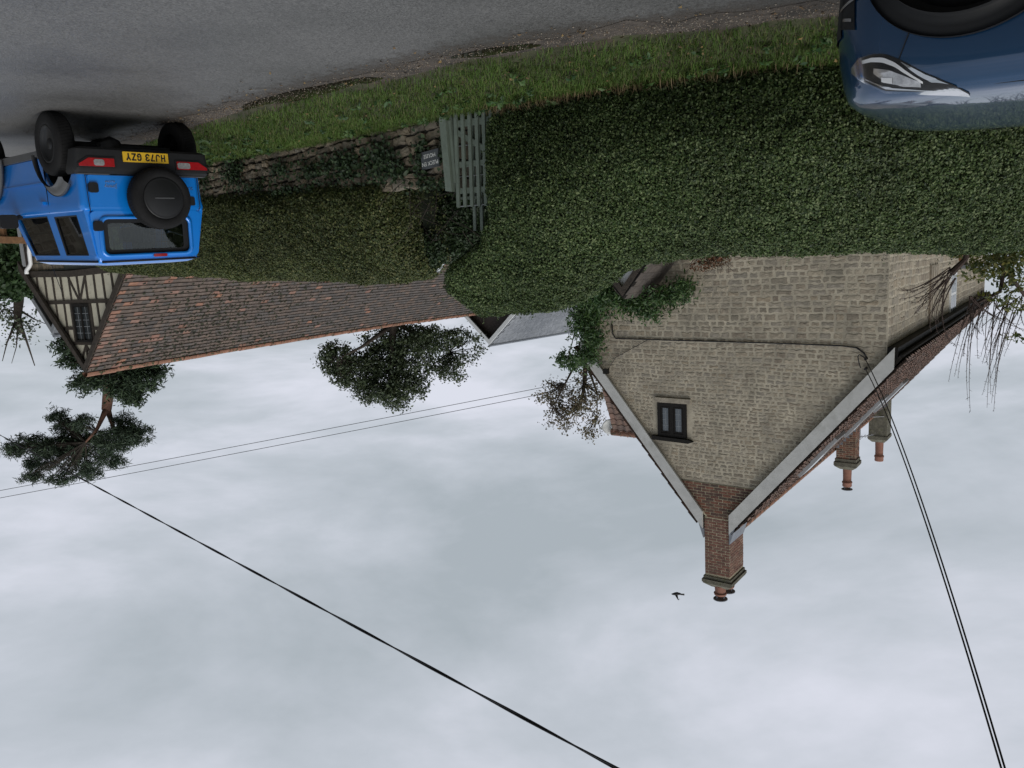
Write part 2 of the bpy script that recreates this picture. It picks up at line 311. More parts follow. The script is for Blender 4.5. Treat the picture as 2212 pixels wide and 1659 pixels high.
def _df():
    m = dfm.materials[0]; m.use_nodes = True; nt = m.node_tree; N = nt.nodes; L = nt.links; b = N['Principled BSDF']; b.inputs['Base Color'].default_value = (.075, .062, .05, 1); b.inputs['Roughness'].default_value = .75
    a = N.new('ShaderNodeAttribute'); a.attribute_name = 'fade'; g = N.new('ShaderNodeNewGeometry'); n = N.new('ShaderNodeTexNoise'); n.inputs['Scale'].default_value = 9; n.inputs['Detail'].default_value = 8; n.inputs['Roughness'].default_value = .75; L.new(g.outputs['Position'], n.inputs['Vector'])
    x = N.new('ShaderNodeMath'); x.operation = 'ADD'; L.new(a.outputs['Fac'], x.inputs[0]); L.new(n.outputs['Fac'], x.inputs[1]); r = N.new('ShaderNodeMapRange'); r.inputs[1].default_value = .82; r.inputs[2].default_value = 1.35; L.new(x.outputs[0], r.inputs[0]); L.new(r.outputs[0], b.inputs['Alpha'])
_df(); link('dirt_film', dfm, kind='structure')
# gravel grains along the margin
gv, gf = [], []
octv = np.array([(1, 0, 0), (-1, 0, 0), (0, 1, 0), (0, -1, 0), (0, 0, 1), (0, 0, -1)], float); octf = np.array([(0, 2, 4), (2, 1, 4), (1, 3, 4), (3, 0, 4), (2, 0, 5), (1, 2, 5), (3, 1, 5), (0, 3, 5)])
vis = [i for i, p in enumerate(ED) if -4 < p[0] < 5]
for k in range(9000):
    i = random.choice(vis); nn = enorm(i); q = random.gauss(-.12, .13); p = ED[i]; x = p[0] + nn[0] * q + random.uniform(-.17, .17); y = p[1] + nn[1] * q + random.uniform(-.17, .17)
    s = random.choice([.003, .004, .004, .005, .006, .008, .011]); o = len(gv) * 6
    gv.append(octv * np.array([s, s * random.uniform(.6, 1), s * .6]) @ np.array(Matrix.Rotation(random.random() * 3, 3, 'Z')) + np.array([x, y, zroad(x, y) + .008])); gf.append(octf + o)
link('gravel', np_mesh('gravel', np.concatenate(gv), np.concatenate(gf), mat('gravel', [(.12, .10, .075), (.17, .14, .11), (.09, .08, .065), (.26, .23, .19), (.15, .105, .07), (.11, .09, .07)], .8, 20, .2)), kind='stuff', label='pale loose gravel scattered along the muddy road edge', cat='gravel')
lp_ = []
for k in range(420):
    i = random.choice(vis); nn = enorm(i); p = ED[i]; q = random.gauss(.1, .45); x = p[0] + nn[0] * q + random.uniform(-.17, .17); y = p[1] + nn[1] * q + random.uniform(-.17, .17); lp_.append((x, y, (zground(x, y) + .05) if q > .15 else zroad(x, y) + .012))
link('fallen_leaves', leaves('fallen_leaves', np.array(lp_), np.tile([0, 0, 1.], (len(lp_), 1)), .035, .024, mat('fallen_leaf', [(.12, .07, .025), (.08, .05, .025), (.18, .12, .04), (.05, .035, .02)], .7, 3, .3), .3), kind='stuff', label='small brown fallen leaves scattered along the verge', cat='leaves')
M_water = glass('puddle_water', (.018, .015, .010), .03)
def puddle(c, dirx, a, b, seed):
    M = frame((c[0], c[1], 0), (dirx[0], dirx[1], 0)); pts = []
    for k in range(40):
        t = 2 * math.pi * k / 40; r = 1 + .28 * noise.noise(Vector((math.cos(t) * 1.4 + seed, math.sin(t) * 1.4, seed)))
        p = M @ Vector((a * r * math.cos(t), b * r * math.sin(t), 0)); pts.append((p.x, p.y, zroad(p.x, p.y) + .010))
    MB().add(pts, [tuple(range(40))]).build('puddle', M_water, kind='structure')
puddle((2.1, 8.62), (.8, .66), 1.25, .20, 3); puddle((-.02, 6.98), (.88, .42), .42, .11, 8)

# ------------------------------------------------------------------ grass
def grass(name, n, sampler, h, wd, m, lean=.55, label=None, cat=None):
    pts = np.array([sampler() for _ in range(n)]); n = len(pts)
    a = rng.uniform(0, 2 * np.pi, n); d = np.stack([np.cos(a), np.sin(a), np.zeros(n)], 1); s = np.stack([-np.sin(a), np.cos(a), np.zeros(n)], 1)
    hh = h * rng.uniform(.45, 1.25, (n, 1)); ln = lean * rng.uniform(.2, 1.4, (n, 1)); z = np.array([0, 0, 1.])
    w_ = wd * rng.uniform(.6, 1.3, (n, 1)); p0 = pts; p1 = pts + z * hh * .6 + d * hh * ln * .3; p2 = pts + z * hh * (1 - .3 * ln) + d * hh * ln
    v = np.stack([p0 - s * w_, p0 + s * w_, p1 - s * w_ * .8, p1 + s * w_ * .8, p2 - s * w_ * .12, p2 + s * w_ * .12], 1).reshape(-1, 3)
    i = np.arange(n)[:, None] * 6
    return link(name, np_mesh(name, v, np.concatenate([i + np.array([[0, 1, 3, 2]]), i + np.array([[2, 3, 5, 4]])], 1).reshape(-1, 4), m), kind='stuff', label=label, cat=cat)
segs = [i for i, p in enumerate(ED) if -4.5 < p[0] < 7]
def verge_pt(q0, q1, rag=.12):
    i = random.choice(segs); nn = enorm(i); ff_ = random.random(); p = (lerp(ED[i][0], ED[i + 1][0], ff_), lerp(ED[i][1], ED[i + 1][1], ff_))
    q = random.uniform(q0, q1); rg_ = rag * noise.noise(Vector((p[0] * 1.7, p[1] * 1.7, 2)))
    x = p[0] + nn[0] * (q + rg_) + random.uniform(-.18, .18); y = p[1] + nn[1] * (q + rg_) + random.uniform(-.18, .18)
    return (x, y, zground(x, y) - .01)
grass('grass', 75000, lambda: verge_pt(.16, 1.75), .074, .0034, M_grass, .95, 'lush green grass growing on the roadside verge', 'grass')
grass('grass_tufts', 5000, lambda: verge_pt(.02, .4, .3), .08, .003, M_grass, 1.0, 'short ragged grass creeping over the muddy road edge', 'grass')
wp_ = []
for k in range(170):
    c_ = verge_pt(.3, 1.3)
    for k2 in range(7): a_ = random.random() * 6.28; wp_.append((c_[0] + .035 * math.cos(a_), c_[1] + .035 * math.sin(a_), c_[2] + random.uniform(.05, .10)))
link('verge_weeds', leaves('verge_weeds', np.array(wp_), np.tile([0, -.2, 1.], (len(wp_), 1)), .07, .035, M_wist, .5), kind='stuff', label='small broad leaved weeds among the verge grass', cat='weeds')
def straw_pt():
    p = [(-2.9, 7.15), (-2.0, 7.38), (-1.3, 7.72), (-.6, 8.15), (.1, 8.6)]; i = random.randrange(4); t = random.random(); x = lerp(p[i][0], p[i + 1][0], t) + random.gauss(0, .07); y = lerp(p[i][1], p[i + 1][1], t) + random.gauss(0, .09)
    return (x, y, zground(x, y))
grass('dead_grass', 1500, straw_pt, .12, .0028, M_straw, .8, 'dry straw coloured grass at the foot of the tall hedge', 'grass')

# ------------------------------------------------------------------ stonework
def courses(t0, t1, z0, z1, hf, wf, rs):
    z = z0; out = []; rr = random.Random(rs)
    while z < z1:
        h = hf(z) * rr.uniform(.75, 1.3); t = t0 - rr.random() * .3; wob = rr.random() * 9
        while t < t1:
            w_ = wf(z) * rr.uniform(.5, 1.5); a, b = max(t, t0), min(t + w_, t1)
            if b - a > .05:
                if rr.random() < .10 and h > .13 and b - a < .45: out += [(a, b, z, z + h * .5), (a, b, z + h * .5, z + h)]
                else: out.append((a, b, z, z + h))
            t += w_
        z += h
    return out
def wobble(t, z, k=.022): return k * noise.noise(Vector((t * 1.6, z * 4, 3))) + .03 * noise.noise(Vector((t * .35, z * .8, 7)))
def stone_geo(mb, poly, depth, gap=.012, rr=random, M=None):
    cx = sum(p[0] for p in poly) / len(poly); cz = sum(p[1] for p in poly) / len(poly); n = len(poly); ring = []
    for i in range(n):
        a, b = poly[i], poly[(i + 1) % n]
        for t in (.12, .5, .88):
            ring.append([lerp(a[0], b[0], t), lerp(a[1], b[1], t)])
    def ins(g, j):
        o = []
        for p in ring:
            dx, dz = cx - p[0], cz - p[1]; l = math.hypot(dx, dz) + 1e-6
            o.append((p[0] + dx / l * g * 1.3 * min(1, abs(dx) / (abs(dz) + .02) * 1.2 + .35) + rr.uniform(-j, j), p[1] + dz / l * g * 1.3 + rr.uniform(-j, j) + wobble(p[0], p[1])))
        return o
    n = len(ring); r1 = ins(gap * .5, .006); r2 = ins(gap * 1.6, .011); d = depth * rr.uniform(.5, 1.3)
    vs = [(p[0], .02, p[1]) for p in r1] + [(p[0], -d * rr.uniform(.75, 1.1), p[1]) for p in r2] + [(cx, -d * rr.uniform(.9, 1.3), cz + wobble(cx, cz))]
    fs = [(i, (i + 1) % n, n + (i + 1) % n, n + i) for i in range(n)] + [(n + i, n + (i + 1) % n, 2 * n) for i in range(n)]
    mb.add(vs, fs, M)

# ------------------------------------------------------------------ the stone house
HD = Vector((math.cos(R(37)), math.sin(R(37)), 0)); HE = Vector((-HD.y, HD.x, 0)); HC = Vector((-8.21, 16.6, 0))
HM = frame(HC, HD)
def HP(px, py, s):                                  # bearing -> (t, z) on the vertical plane s metres behind the gable
    v = ray(px, py); o = HC + HE * s; k = (o - EYE).dot(HE) / v.dot(HE); p = EYE + v * k; return (p - HC).dot(HD), p.z
RT, RZ, LZ, RRZ, HW, HL = 3.9, 9.12, 4.50, 4.40, 7.62, 19.2
def roofz(t): return lerp(LZ, RZ, t / RT) if t < RT else lerp(RZ, RRZ, (t - RT) / (HW - RT))
kl = (RZ - LZ) / RT; kr = (RZ - RRZ) / (HW - RT)
house = thing('stone_house', 'tall stone house with pale bargeboards, clay tiled roof and three brick chimneys', 'house', (HC.x, HC.y, -.4))
def hb(mb, name, m, parent, **k): return mb.build(name, m, parent, **k)
# walls (mortar body)
g = MB().prism([(0, -.6), (HW, -.6), (HW, RRZ - .3), (RT, RZ - .3), (0, LZ - .3)], .0, .45, HM); gable = hb(g, 'gable_wall', M_mortar, house)
g = MB().box(0, .45, .45, HL, -.6, LZ - .35, HM); sidew = hb(g, 'side_wall', M_mortar, house)
hb(MB().box(HW - .45, HW, .45, HL, -.6, RRZ - .35, HM), 'rear_wall', M_mortar, house)
hb(MB().prism([(.45, -.6), (HW - .45, -.6), (HW - .45, RRZ - .3), (RT, RZ - .35), (.45, LZ + .1)], HL - .4, HL, HM), 'end_wall', M_mortar, house)
WT0, WT1, WZ0, WZ1 = 4.69, 5.50, 5.46, 6.37
stones = []
BR0 = 7.5
for a, b, z0, z1 in courses(0, HW, .9, 8.4, lambda z: lerp(.142, .092, sstep(2.8, 5, z)), lambda z: lerp(.30, .205, sstep(2.8, 5, z)), 5):
    if z0 > BR0 - .05 or (z1 > BR0): continue
    q = [(a, z0), (b, z0), (b, z1), (a, z1)]
    q = clip(q, -kl, 1, LZ - .36); q = clip(q, kr, 1, RRZ - .40 + kr * HW) if q else q
    if len(q) < 3: continue
    if b > WT0 - .12 and a < WT1 + .12 and z1 > WZ0 - .12 and z0 < WZ1 + .18:
        if a < WT0 - .2 and b > WT0 - .12: q = clip(q, 1, 0, WT0 - .13)
        elif b > WT1 + .2 and a < WT1 + .12: q = clip(q, -1, 0, -(WT1 + .13))
        else: continue
        if len(q) < 3: continue
    ar = abs(sum(q[i][0] * q[(i + 1) % len(q)][1] - q[(i + 1) % len(q)][0] * q[i][1] for i in range(len(q)))) / 2
    if ar < .006: continue
    stones.append((ar / (16.6 + a * .6) ** 2 * (1 if z1 > 1.75 else .01), q))
stones.sort(key=lambda s: -s[0]); rest = MB(); rs = random.Random(3)
for i, (_, q) in enumerate(stones):
    if i < 300:
        mb = MB(); stone_geo(mb, q, .009, .019, rs, HM); mb.build('stone', M_stone, gable)
    else: stone_geo(rest, q, .007, .016, rs, HM)
rest.build('stonework', M_stone, gable, kind='stuff')
# side wall stones: local x runs along the wall
SM = HM @ Matrix(((0, 1, 0, 0), (-1, 0, 0, 0), (0, 0, 1, 0), (0, 0, 0, 1)))   # x' -> +s reversed below
def side_M(): # local x along -s so that outward is local -y
    o = HC; return frame((o.x, o.y, 0), -HE)
SMx = side_M(); rest = MB()
for a, b, z0, z1 in courses(-HL, 0, .9, LZ - .35, lambda z: .165, lambda z: .36, 8):
    if -10.4 < b and a < -9.0 and z1 > 2.6 and z0 < 4.1: continue
    if z1 > LZ - .4: continue
    stone_geo(rest, [(a, z0), (b, z0), (b, z1), (a, z1)], .008, .018, rs, SMx)
rest.build('stonework', M_stone, sidew, kind='stuff')
# side wall window and plank strips
wn = MB().box(-10.3, -9.1, -.05, .04, 2.68, 4.0, SMx).build('window', M_white, house)
for i in range(3):
    for j in range(2):
        x0 = -10.22 + i * .37; z0 = 2.76 + j * .62; MB().box(x0, x0 + .29, -.054, -.052, z0, z0 + .54, SMx).build('pane', M_glass_d, wn)
for i in range(4): MB().box(-6.6 + i * .36, -6.34 + i * .36, -.05, .01, 2.3, 4.05, SMx).build('mullion_stone', M_stone, sidew)
MB().box(-11.9, -10.9, -.10, .0, 1.95, 2.35, SMx).build('timber_lintel', M_wood, sidew)
MB().box(-13.2, -11.1, -.55, -.02, 2.5, 2.62, SMx).build('porch_roof_edge', M_lead, house)
# eaves, soffit
hb(MB().box(-.22, .0, -.02, HL, LZ - .62, LZ - .36, HM), 'soffit', M_winframe, house)
hb(MB().tube([HM @ Vector((-.30, -.05, LZ - .46)), HM @ Vector((-.30, HL, LZ - .46))], .045, 8), 'gutter', M_winframe, house, smooth=True)
# gable window
win = thing_w = MB().box(WT0, WT1, -.012, .03, WZ0, WZ1, HM).build('window', M_winframe, house)
fm = MB()
for x0, x1, z0, z1 in ((WT0, WT0 + .09, WZ0, WZ1), (WT1 - .09, WT1, WZ0, WZ1), (WT0 + .09, WT1 - .09, WZ1 - .10, WZ1), (WT0 + .09, WT1 - .09, WZ0, WZ0 + .10), (5.05, 5.15, WZ0 + .1, WZ1 - .1)): fm.box(x0, x1, -.05, -.012, z0, z1, HM)
fm.build('frame', M_winframe, win)
for c0, c1 in ((WT0 + .10, 5.04), (5.16, WT1 - .10)):
    cf = MB(); zz0, zz1 = WZ0 + .11, WZ1 - .11
    for x0, x1, z0, z1 in ((c0, c0 + .035, zz0, zz1), (c1 - .035, c1, zz0, zz1), (c0 + .035, c1 - .035, zz1 - .035, zz1), (c0 + .035, c1 - .035, zz0, zz0 + .035)): cf.box(x0, x1, -.042, -.013, z0, z1, HM)
    cf.build('casement', M_winframe, win)
    g0, g1, h0, h1 = c0 + .035, c1 - .035, zz0 + .035, zz1 - .035
    for i in range(2):
        for j in range(4):
            MB().box(lerp(g0, g1, i / 2) + .004, lerp(g0, g1, (i + 1) / 2) - .004, -.0215, -.0205 + random.uniform(-.003, .003), lerp(h0, h1, j / 4) + .004, lerp(h0, h1, (j + 1) / 4) - .004, HM).build('pane', M_glass_w, win)
    lb = MB().box((g0 + g1) / 2 - .005, (g0 + g1) / 2 + .005, -.026, -.018, h0, h1, HM)
    for j in range(1, 4): lb.box(g0, g1, -.0255, -.0185, lerp(h0, h1, j / 4) - .005, lerp(h0, h1, j / 4) + .005, HM)
    lb.build('lead_came', M_leadbar, win)
hb(MB().box(WT0 - .12, WT1 + .06, -.07, .0, WZ0 - .13, WZ0 - .004, HM), 'sill', M_stone, win)
sg = MB(); sg.prism([(WT0 - .10, WZ1 + .03), (WT0 - .04, WZ1 + .02), (WT1 + .05, WZ1 + .0), (WT1 + .16, WZ1 - .02), (WT1 + .16, WZ1 + .10), (WT0 - .06, WZ1 + .12), (WT0 - .18, WZ1 + .07)], -.10, .0, HM); sg.build('hood_mould', M_winframe, win)
# bargeboards
for nm, q in (('left', [(-.12, LZ - .60), (-.02, LZ - .02), (RT - .33, LZ + kl * (RT - .33) - .005), (RT - .33, LZ + kl * (RT - .33) - .52), (0.02, LZ - .46)]),):
    pass
bl = [(-.16, LZ - .16), (RT - .345, roofz(RT - .345) + .03), (RT - .345, roofz(RT - .345) - .47), (-.16, LZ - .16 - .47)]
brr = [(RT + .36, roofz(RT + .36) + .03), (HW + .14, RRZ - .15), (HW + .14, RRZ - .15 - .42), (RT + .36, roofz(RT + .36) - .42)]
hb(MB().prism(bl, -.12, -.06, HM), 'bargeboard', M_barge, house); hb(MB().prism(brr, -.12, -.06, HM), 'bargeboard', M_barge, house)
# roof slabs under the tiles
roof = hb(MB().prism([(-.30, LZ - .38), (RT, RZ - .02), (RT, RZ - .12), (-.30, LZ - .50)], -.02, HL + .1, HM), 'roof', M_timber, house)
hb(MB().prism([(HW + .26, RRZ - .36), (RT, RZ - .025), (RT, RZ - .125), (HW + .26, RRZ - .48)], -.02, HL + .1, HM), 'roof_boarding', M_timber, house)
# pantiles
def pantile(Wd, Ln, rise):
    mb = MB(); n = 8; a = []; b = []; c = []
    for i in range(n + 1):
        x = -Wd / 2 * 1.06 + Wd * 1.06 * i / n; z = rise * math.cos(2 * math.pi * i / n * 1.0) * .5
        a.append((x, 0, z + .032)); b.append((x, Ln, z + .004)); c.append((x, 0, z + .012))
    mb.grid([a, b]); mb.grid([c, a]); return mb.mesh('pantile', M_pantile, True)
PT = pantile(.26, .36, .055)
def tile_rows(origin_t, origin_z, end_t, end_z, s0, s1, near, maxn, parent, stepu=.26, gauge=.30, me=PT):
    A = HM @ Vector((origin_t, 0, origin_z)); B = HM @ Vector((end_t, 0, end_z)); upd = (B - A); ln = upd.length; upd.normalize()
    acr = -HE if end_t > origin_t else HE; nrm = acr.cross(upd)
    if nrm.z < 0: acr = -acr; nrm = acr.cross(upd)
    nr = int(ln / gauge); nc = int((s1 - s0) / stepu); cand = []
    for j in range(nc):
        for i in range(nr):
            p = A + HE * (s0 + (j + .5) * stepu) + upd * (i * gauge + random.uniform(-.008, .008)) + nrm * (.03 + random.uniform(0, .012))
            if abs((p - HC).dot(HD) + (.36 * 0) - RT) < .60 and (p - HC).dot(HE) < 1.1: continue
            ang = random.gauss(0, .02); ac = (acr * math.cos(ang) + upd * math.sin(ang)); u2 = nrm.cross(ac)
            M = Matrix(((ac.x, u2.x, nrm.x, p.x), (ac.y, u2.y, nrm.y, p.y), (ac.z, u2.z, nrm.z, p.z), (0, 0, 0, 1)))
            cand.append((p - EYE).length if near else 0); 
            yield (p - EYE).length, M
def place_tiles(gen, me, maxn, parent, stuffname, mats):
    L_ = sorted(gen, key=lambda q: q[0]); vv = [tuple(v.co) for v in me.vertices]; ff = [tuple(p.vertices) for p in me.polygons]; mb = MB()
    for i, (_, M) in enumerate(L_):
        if i < maxn: link('pantile', me, parent, M=M)
        else: mb.add(vv, ff, M)
    if mb.v: mb.build(stuffname, mats, parent, True, kind='stuff')
place_tiles(tile_rows(-.34, LZ - .42, RT, RZ, -.12, HL, True, 300, roof), PT, 220, roof, 'roof_tiling', M_pantile)
roof_r = [o for o in house.children if o.name.startswith('roof_boarding')][0]
place_tiles(tile_rows(HW + .30, RRZ - .40, RT, RZ, -.12, HL, True, 300, roof_r), PT, 40, roof_r, 'roof_tiling', M_pantile)
for k in range(44):
    s0 = .9 + k * .42; MB().tube([HM @ Vector((RT, s0, RZ + .02)), HM @ Vector((RT, s0 + .415, RZ + .03))], .12, 10, M=None).build('ridge_tile', M_ridge, roof, True)
# rooflights on the left slope
rl = (HM @ Vector((RT, 0, RZ)) - HM @ Vector((-.3, 0, LZ - .38))); 
for s0, f0, f1 in ((2.6, .50, .72), (6.4, .42, .66), (10.5, .45, .66)):
    A = HM @ Vector((lerp(-.3, RT, f0), s0, lerp(LZ - .38, RZ, f0))); M = frame(A, HE, rl.cross(HE) * -1 if rl.cross(HE).z < 0 else rl.cross(HE))
    u = rl.length * (f1 - f0); r_ = MB().box(0, .95, -.05, u, .06, .17, M).build('rooflight', M_greypvc, house)
    ysgn = 1 if (M.to_3x3() @ Vector((0, 1, 0))).z > 0 else -1
    if ysgn < 0: r_.data.transform(M @ Matrix.Diagonal((1, -1, 1, 1)) @ M.inverted()); r_.data.flip_normals()
    MB().box(.06, .89, .01 * 1, (u - .06), .172, .178, M @ Matrix.Diagonal((1, ysgn, 1, 1))).build('pane', glass('rooflight_glass', (.55, .58, .6), .08) if 'rooflight_glass' not in MATS else MATS['rooflight_glass'], r_)

# ------------------------------------------------------------------ bricks
def brick_face(parent, m, x0, x1, z0, z1, M, clipf=None, bl=.210, bh=.059, j=.017, proud=.006, maxn=9999):
    n = 0; k = 0; z = z0
    while z + bh <= z1 + .01:
        x = x0 - (bl / 2 if k % 2 else 0)
        while x < x1 - .02:
            a, b = max(x, x0), min(x + bl, x1)
            if b - a > .03:
                q = [(a, z), (b, z), (b, z + bh), (a, z + bh)]
                if clipf: q = clipf(q)
                if len(q) >= 3:
                    e_ = random.uniform(-.003, .004); MB().prism([(p[0] + random.uniform(-.002, .002), p[1] + random.uniform(-.0015, .0015)) for p in q], -proud - e_, .01, M).build('brick', m, parent); n += 1
            x += bl + j
        z += bh + j; k += 1
    return n
CT0, CT1, CS0, CS1 = RT - .335, RT + .335, -.028, .92
def gclip(q):
    q = clip(q, -kl, 1, LZ - .40); return clip(q, kr, 1, RRZ - .40 + kr * HW) if q else q
MB().prism(clip(clip([(2, BR0), (6, BR0), (6, 8.85), (2, 8.85)], -kl, 1, LZ - .33), kr, 1, RRZ - .33 + kr * HW), -.018, .0, HM).build('brick_bed', M_bmortar, gable)
brick_face(gable, M_brick, 2.5, 5.4, BR0 + .012, 8.42, HM @ Matrix.Translation((0, -.018, 0)), gclip, proud=.007)
chim = hb(MB().box(CT0, CT1, CS0, CS1, 8.40, 10.0, HM), 'chimney', M_bmortar, house)
Mf = HM @ Matrix.Translation((0, CS0, 0)); brick_face(chim, M_brickpale, CT0 + .004, CT1 - .004, 8.43, 9.98, Mf)
Ms = frame(HM @ Vector((CT0, CS1, 0)), -HE); brick_face(chim, M_brickpale, .004, CS1 - CS0 - .004, 8.43, 9.98, Ms)
def cap(parent, t0, t1, s0, s1, z, m, h=.10, n=2):
    for i in range(n): MB().box(t0 - .035 * (i + 1), t1 + .035 * (i + 1), s0 - .035 * (i + 1), s1 + .035 * (i + 1), z + i * h, z + (i + 1) * h - .004, HM).build('cap_course', m, parent)
    o = .035 * n; zz = z + n * h; a = [(t0 - o + .02, s0 - o + .02, zz), (t1 + o - .02, s0 - o + .02, zz), (t1 + o - .02, s1 + o - .02, zz), (t0 - o + .02, s1 + o - .02, zz)]
    i_ = .12; b = [(t0 + i_, s0 + i_, zz + .17), (t1 - i_, s0 + i_, zz + .17), (t1 - i_, s1 - i_, zz + .17), (t0 + i_, s1 - i_, zz + .17)]
    MB().add(a + [(p[0], p[1], p[2] + .03) for p in a] + b, [(0, 1, 5, 4), (1, 2, 6, 5), (2, 3, 7, 6), (3, 0, 4, 7), (4, 5, 9, 8), (5, 6, 10, 9), (6, 7, 11, 10), (7, 4, 8, 11), (8, 9, 10, 11)], HM).build('flaunching', M_capstone, parent)
    return zz + .17
def pot(parent, t, s, z, r, h, cowl=True):
    M = HM @ Matrix.Translation((t, s, z)); MB().lathe([(r * 1.02, -.06), (r, 0), (r * .92, h * .55), (r * .93, h * .72), (r * 1.12, h * .74), (r * 1.15, h * .80), (r * 1.0, h * .84), (r * 1.06, h * .95), (r * .98, h), (r * .8, h), (r * .8, h * .8), (.001, h * .8)], 20, M).build('chimney_pot', M_pot, parent, True)
    if cowl:
        cw = MB(); cw.lathe([(.001, h + .115), (r * 1.22, h + .10), (r * 1.25, h + .118), (.001, h + .15)], 24, M)
        for k in range(4): a = k * 1.571 + .4; cw.box(r * .85 * math.cos(a) - .012, r * .85 * math.cos(a) + .012, r * .85 * math.sin(a) - .004, r * .85 * math.sin(a) + .004, h - .12, h + .105, M)
        cw.build('cowl', M_lead if not cowl == 2 else M_lead, parent)
zt = cap(chim, CT0, CT1, CS0, CS1, 10.0, M_capstone, .085)
pot(chim, RT, .16, zt - .03, .15, .24); pot(chim, RT, .70, zt - .03, .15, .24)
MB().prism([(CT0 - .16, roofz(CT0 - .16) + .02), (CT0 - .005, roofz(CT0) + .02), (CT0 - .005, roofz(CT0) + .30), (CT0 - .02, roofz(CT0) + .30)], -.09, CS1, HM).build('lead_flashing', M_lead, chim)
MB().prism([(CT1 + .16, roofz(CT1 + .16) + .02), (CT1 + .005, roofz(CT1) + .02), (CT1 + .005, roofz(CT1) + .26), (CT1 + .02, roofz(CT1) + .26)], -.09, CS1, HM).build('lead_flashing', M_lead, chim)
# second and third chimneys, further along the ridge
def rear_chimney(pxl, pxr, pyt, s, depth, brick, pothi, label, cowl):
    t1 = HP(pxl, pyt, s)[0]; t0, z1 = HP(pxr, pyt, s)
    ch = hb(MB().box(t0, t1, s, s + depth, 7.0, z1, HM), 'chimney', M_bmortar if brick else M_capstone, house, label=label)
    if brick:
        brick_face(ch, M_brick, t0 + .004, t1 - .004, 8.0, z1 - .01, HM @ Matrix.Translation((0, s, 0)), lambda q: clip(q, -kl, -1, -(LZ + .0)) if False else q)
        brick_face(ch, M_brick, .004, depth - .004, 8.0, z1 - .01, frame(HM @ Vector((t0, s + depth, 0)), -HE))
        fl = [(t0, roofz(t0) - .05)]; k = 6
        pr = [(t0 + .0, roofz(max(t0, 0)) - .1)]
        for i in range(k):
            a = lerp(t0, min(RT, t1), i / k); b = lerp(t0, min(RT, t1), (i + 1) / k); zz = roofz(b) + .12; pr += [(a, zz), (b, zz)]
        pr += [(min(RT, t1), roofz(min(RT, t1)) - .1)]
        MB().prism(pr, s - .022, s - .01, HM).build('lead_flashing', M_lead, ch)
    else: MB().prism([(t0, roofz(t0) - .1), (t0, roofz(t0) + .25), (t1, roofz(t1) + .25), (t1, roofz(t1) - .1)], s - .02, s - .004, HM).build('lead_flashing', M_lead, ch)
    z = cap(ch, t0, t1, s, s + depth, z1, M_capstone, .13, 2 if brick else 1)
    pot(ch, (t0 + t1) / 2, s + depth / 2, z - .04, (t1 - t0) * .235, pothi, cowl); return t0, t1, z1
rear_chimney(1806, 1848, 994, 11.0, .55, True, .72, 'brick chimney with stepped lead flashing and tall cowled pot', True)
c3 = rear_chimney(1876, 1916, 944, 17.6, .8, False, .95, 'dark mossy chimney with a ribbed terracotta pot', False)
# tv aerial on the far chimney
aer = MB(); at = c3[0] + .75; A0 = lambda t, z, s=17.3: HM @ Vector((t, s, z))
tx, tz = HP(1858, 948, 17.0)
aer.tube([A0(tx, tz - 1.0, 17.0), A0(tx, tz + .05, 17.0)], .022, 6); aer.tube([A0(tx - .55, tz - .25, 17.0), A0(tx + .55, tz + .1, 17.0)], .018, 6)
for k in range(9): f = k / 8; aer.tube([A0(tx - .55 + 1.1 * f, tz - .25 + .35 * f, 16.6), A0(tx - .55 + 1.1 * f, tz - .25 + .35 * f, 17.4)], .008, 4)
aer.tube([A0(tx, tz - .95, 17.0), A0(c3[0] + .02, tz - .95, 17.7)], .02, 6)
aer.build('tv_aerial', M_greypvc, house)
# rear wing with pantile roof
(wt, wz), (wt2, wz2) = HP(1327, 930, 6.2), HP(1268, 700, 2.6)
A = HM @ Vector((wt2, 2.6, wz2)); B = HM @ Vector((wt, 6.2, wz)); A2 = HM @ Vector((wt2 - 6, 2.6, wz2)); B2 = HM @ Vector((wt - 6, 6.2, wz)); Bk = HM @ Vector((wt, 9.8, wz2)); Bk2 = HM @ Vector((wt - 6, 9.8, wz2))
wing = MB().add([A, A2, B2, B, Bk, Bk2], [(0, 3, 2, 1), (3, 4, 5, 2), (0, 4, 3)]).build('wing_roof', M_timber, house)
lowz = -.6; wg = MB(); wg.add([A, Bk, Vector((Bk.x, Bk.y, lowz)), Vector((A.x, A.y, lowz)), Vector((A2.x, A2.y, lowz)), A2], [(0, 1, 2, 3), (0, 3, 4, 5)]).build('wing_wall', M_mortar, house)
upd = (B - A); ln = upd.length; upd.normalize(); acr = HD; nrm = acr.cross(upd).normalized(); ac2 = upd.cross(nrm).normalized()
for i in range(int(ln / .33) + 1):
    for j in range(11):
        p = A - HD * (.14 + j * .27) + upd * (i * .33) + nrm * .04 + HD * 0
        p -= HD * random.uniform(-.01, .01); M = Matrix(((ac2.x, upd.x, nrm.x, p.x), (ac2.y, upd.y, nrm.y, p.y), (ac2.z, upd.z, nrm.z, p.z), (0, 0, 0, 1)))
        link('pantile', PT, wing, M=M)
MB().tube([B + HD * .1 + Vector((0, 0, .06)), B2 + Vector((0, 0, .06))], .13, 10).build('ridge_tile', M_ridge, wing, True)
dp = B + HD * .15 + Vector((0, 0, -.15)); dm = frame(dp, HD) @ Matrix.Rotation(R(-35), 4, 'Z') @ Matrix.Rotation(R(72), 4, 'X')
dish = MB(); dish.lathe([(.001, -.07), (.12, -.055), (.24, -.02), (.32, .02), (.33, .03), (.24, -.01), (.12, -.045), (.001, -.058)], 24, dm); dish.tube([dm @ Vector((0, -.3, 0)), dm @ Vector((0, -.12, .32))], .012, 6); dish.tube([dp, dp - HD * .35 + Vector((0, 0, -.1))], .02, 6)
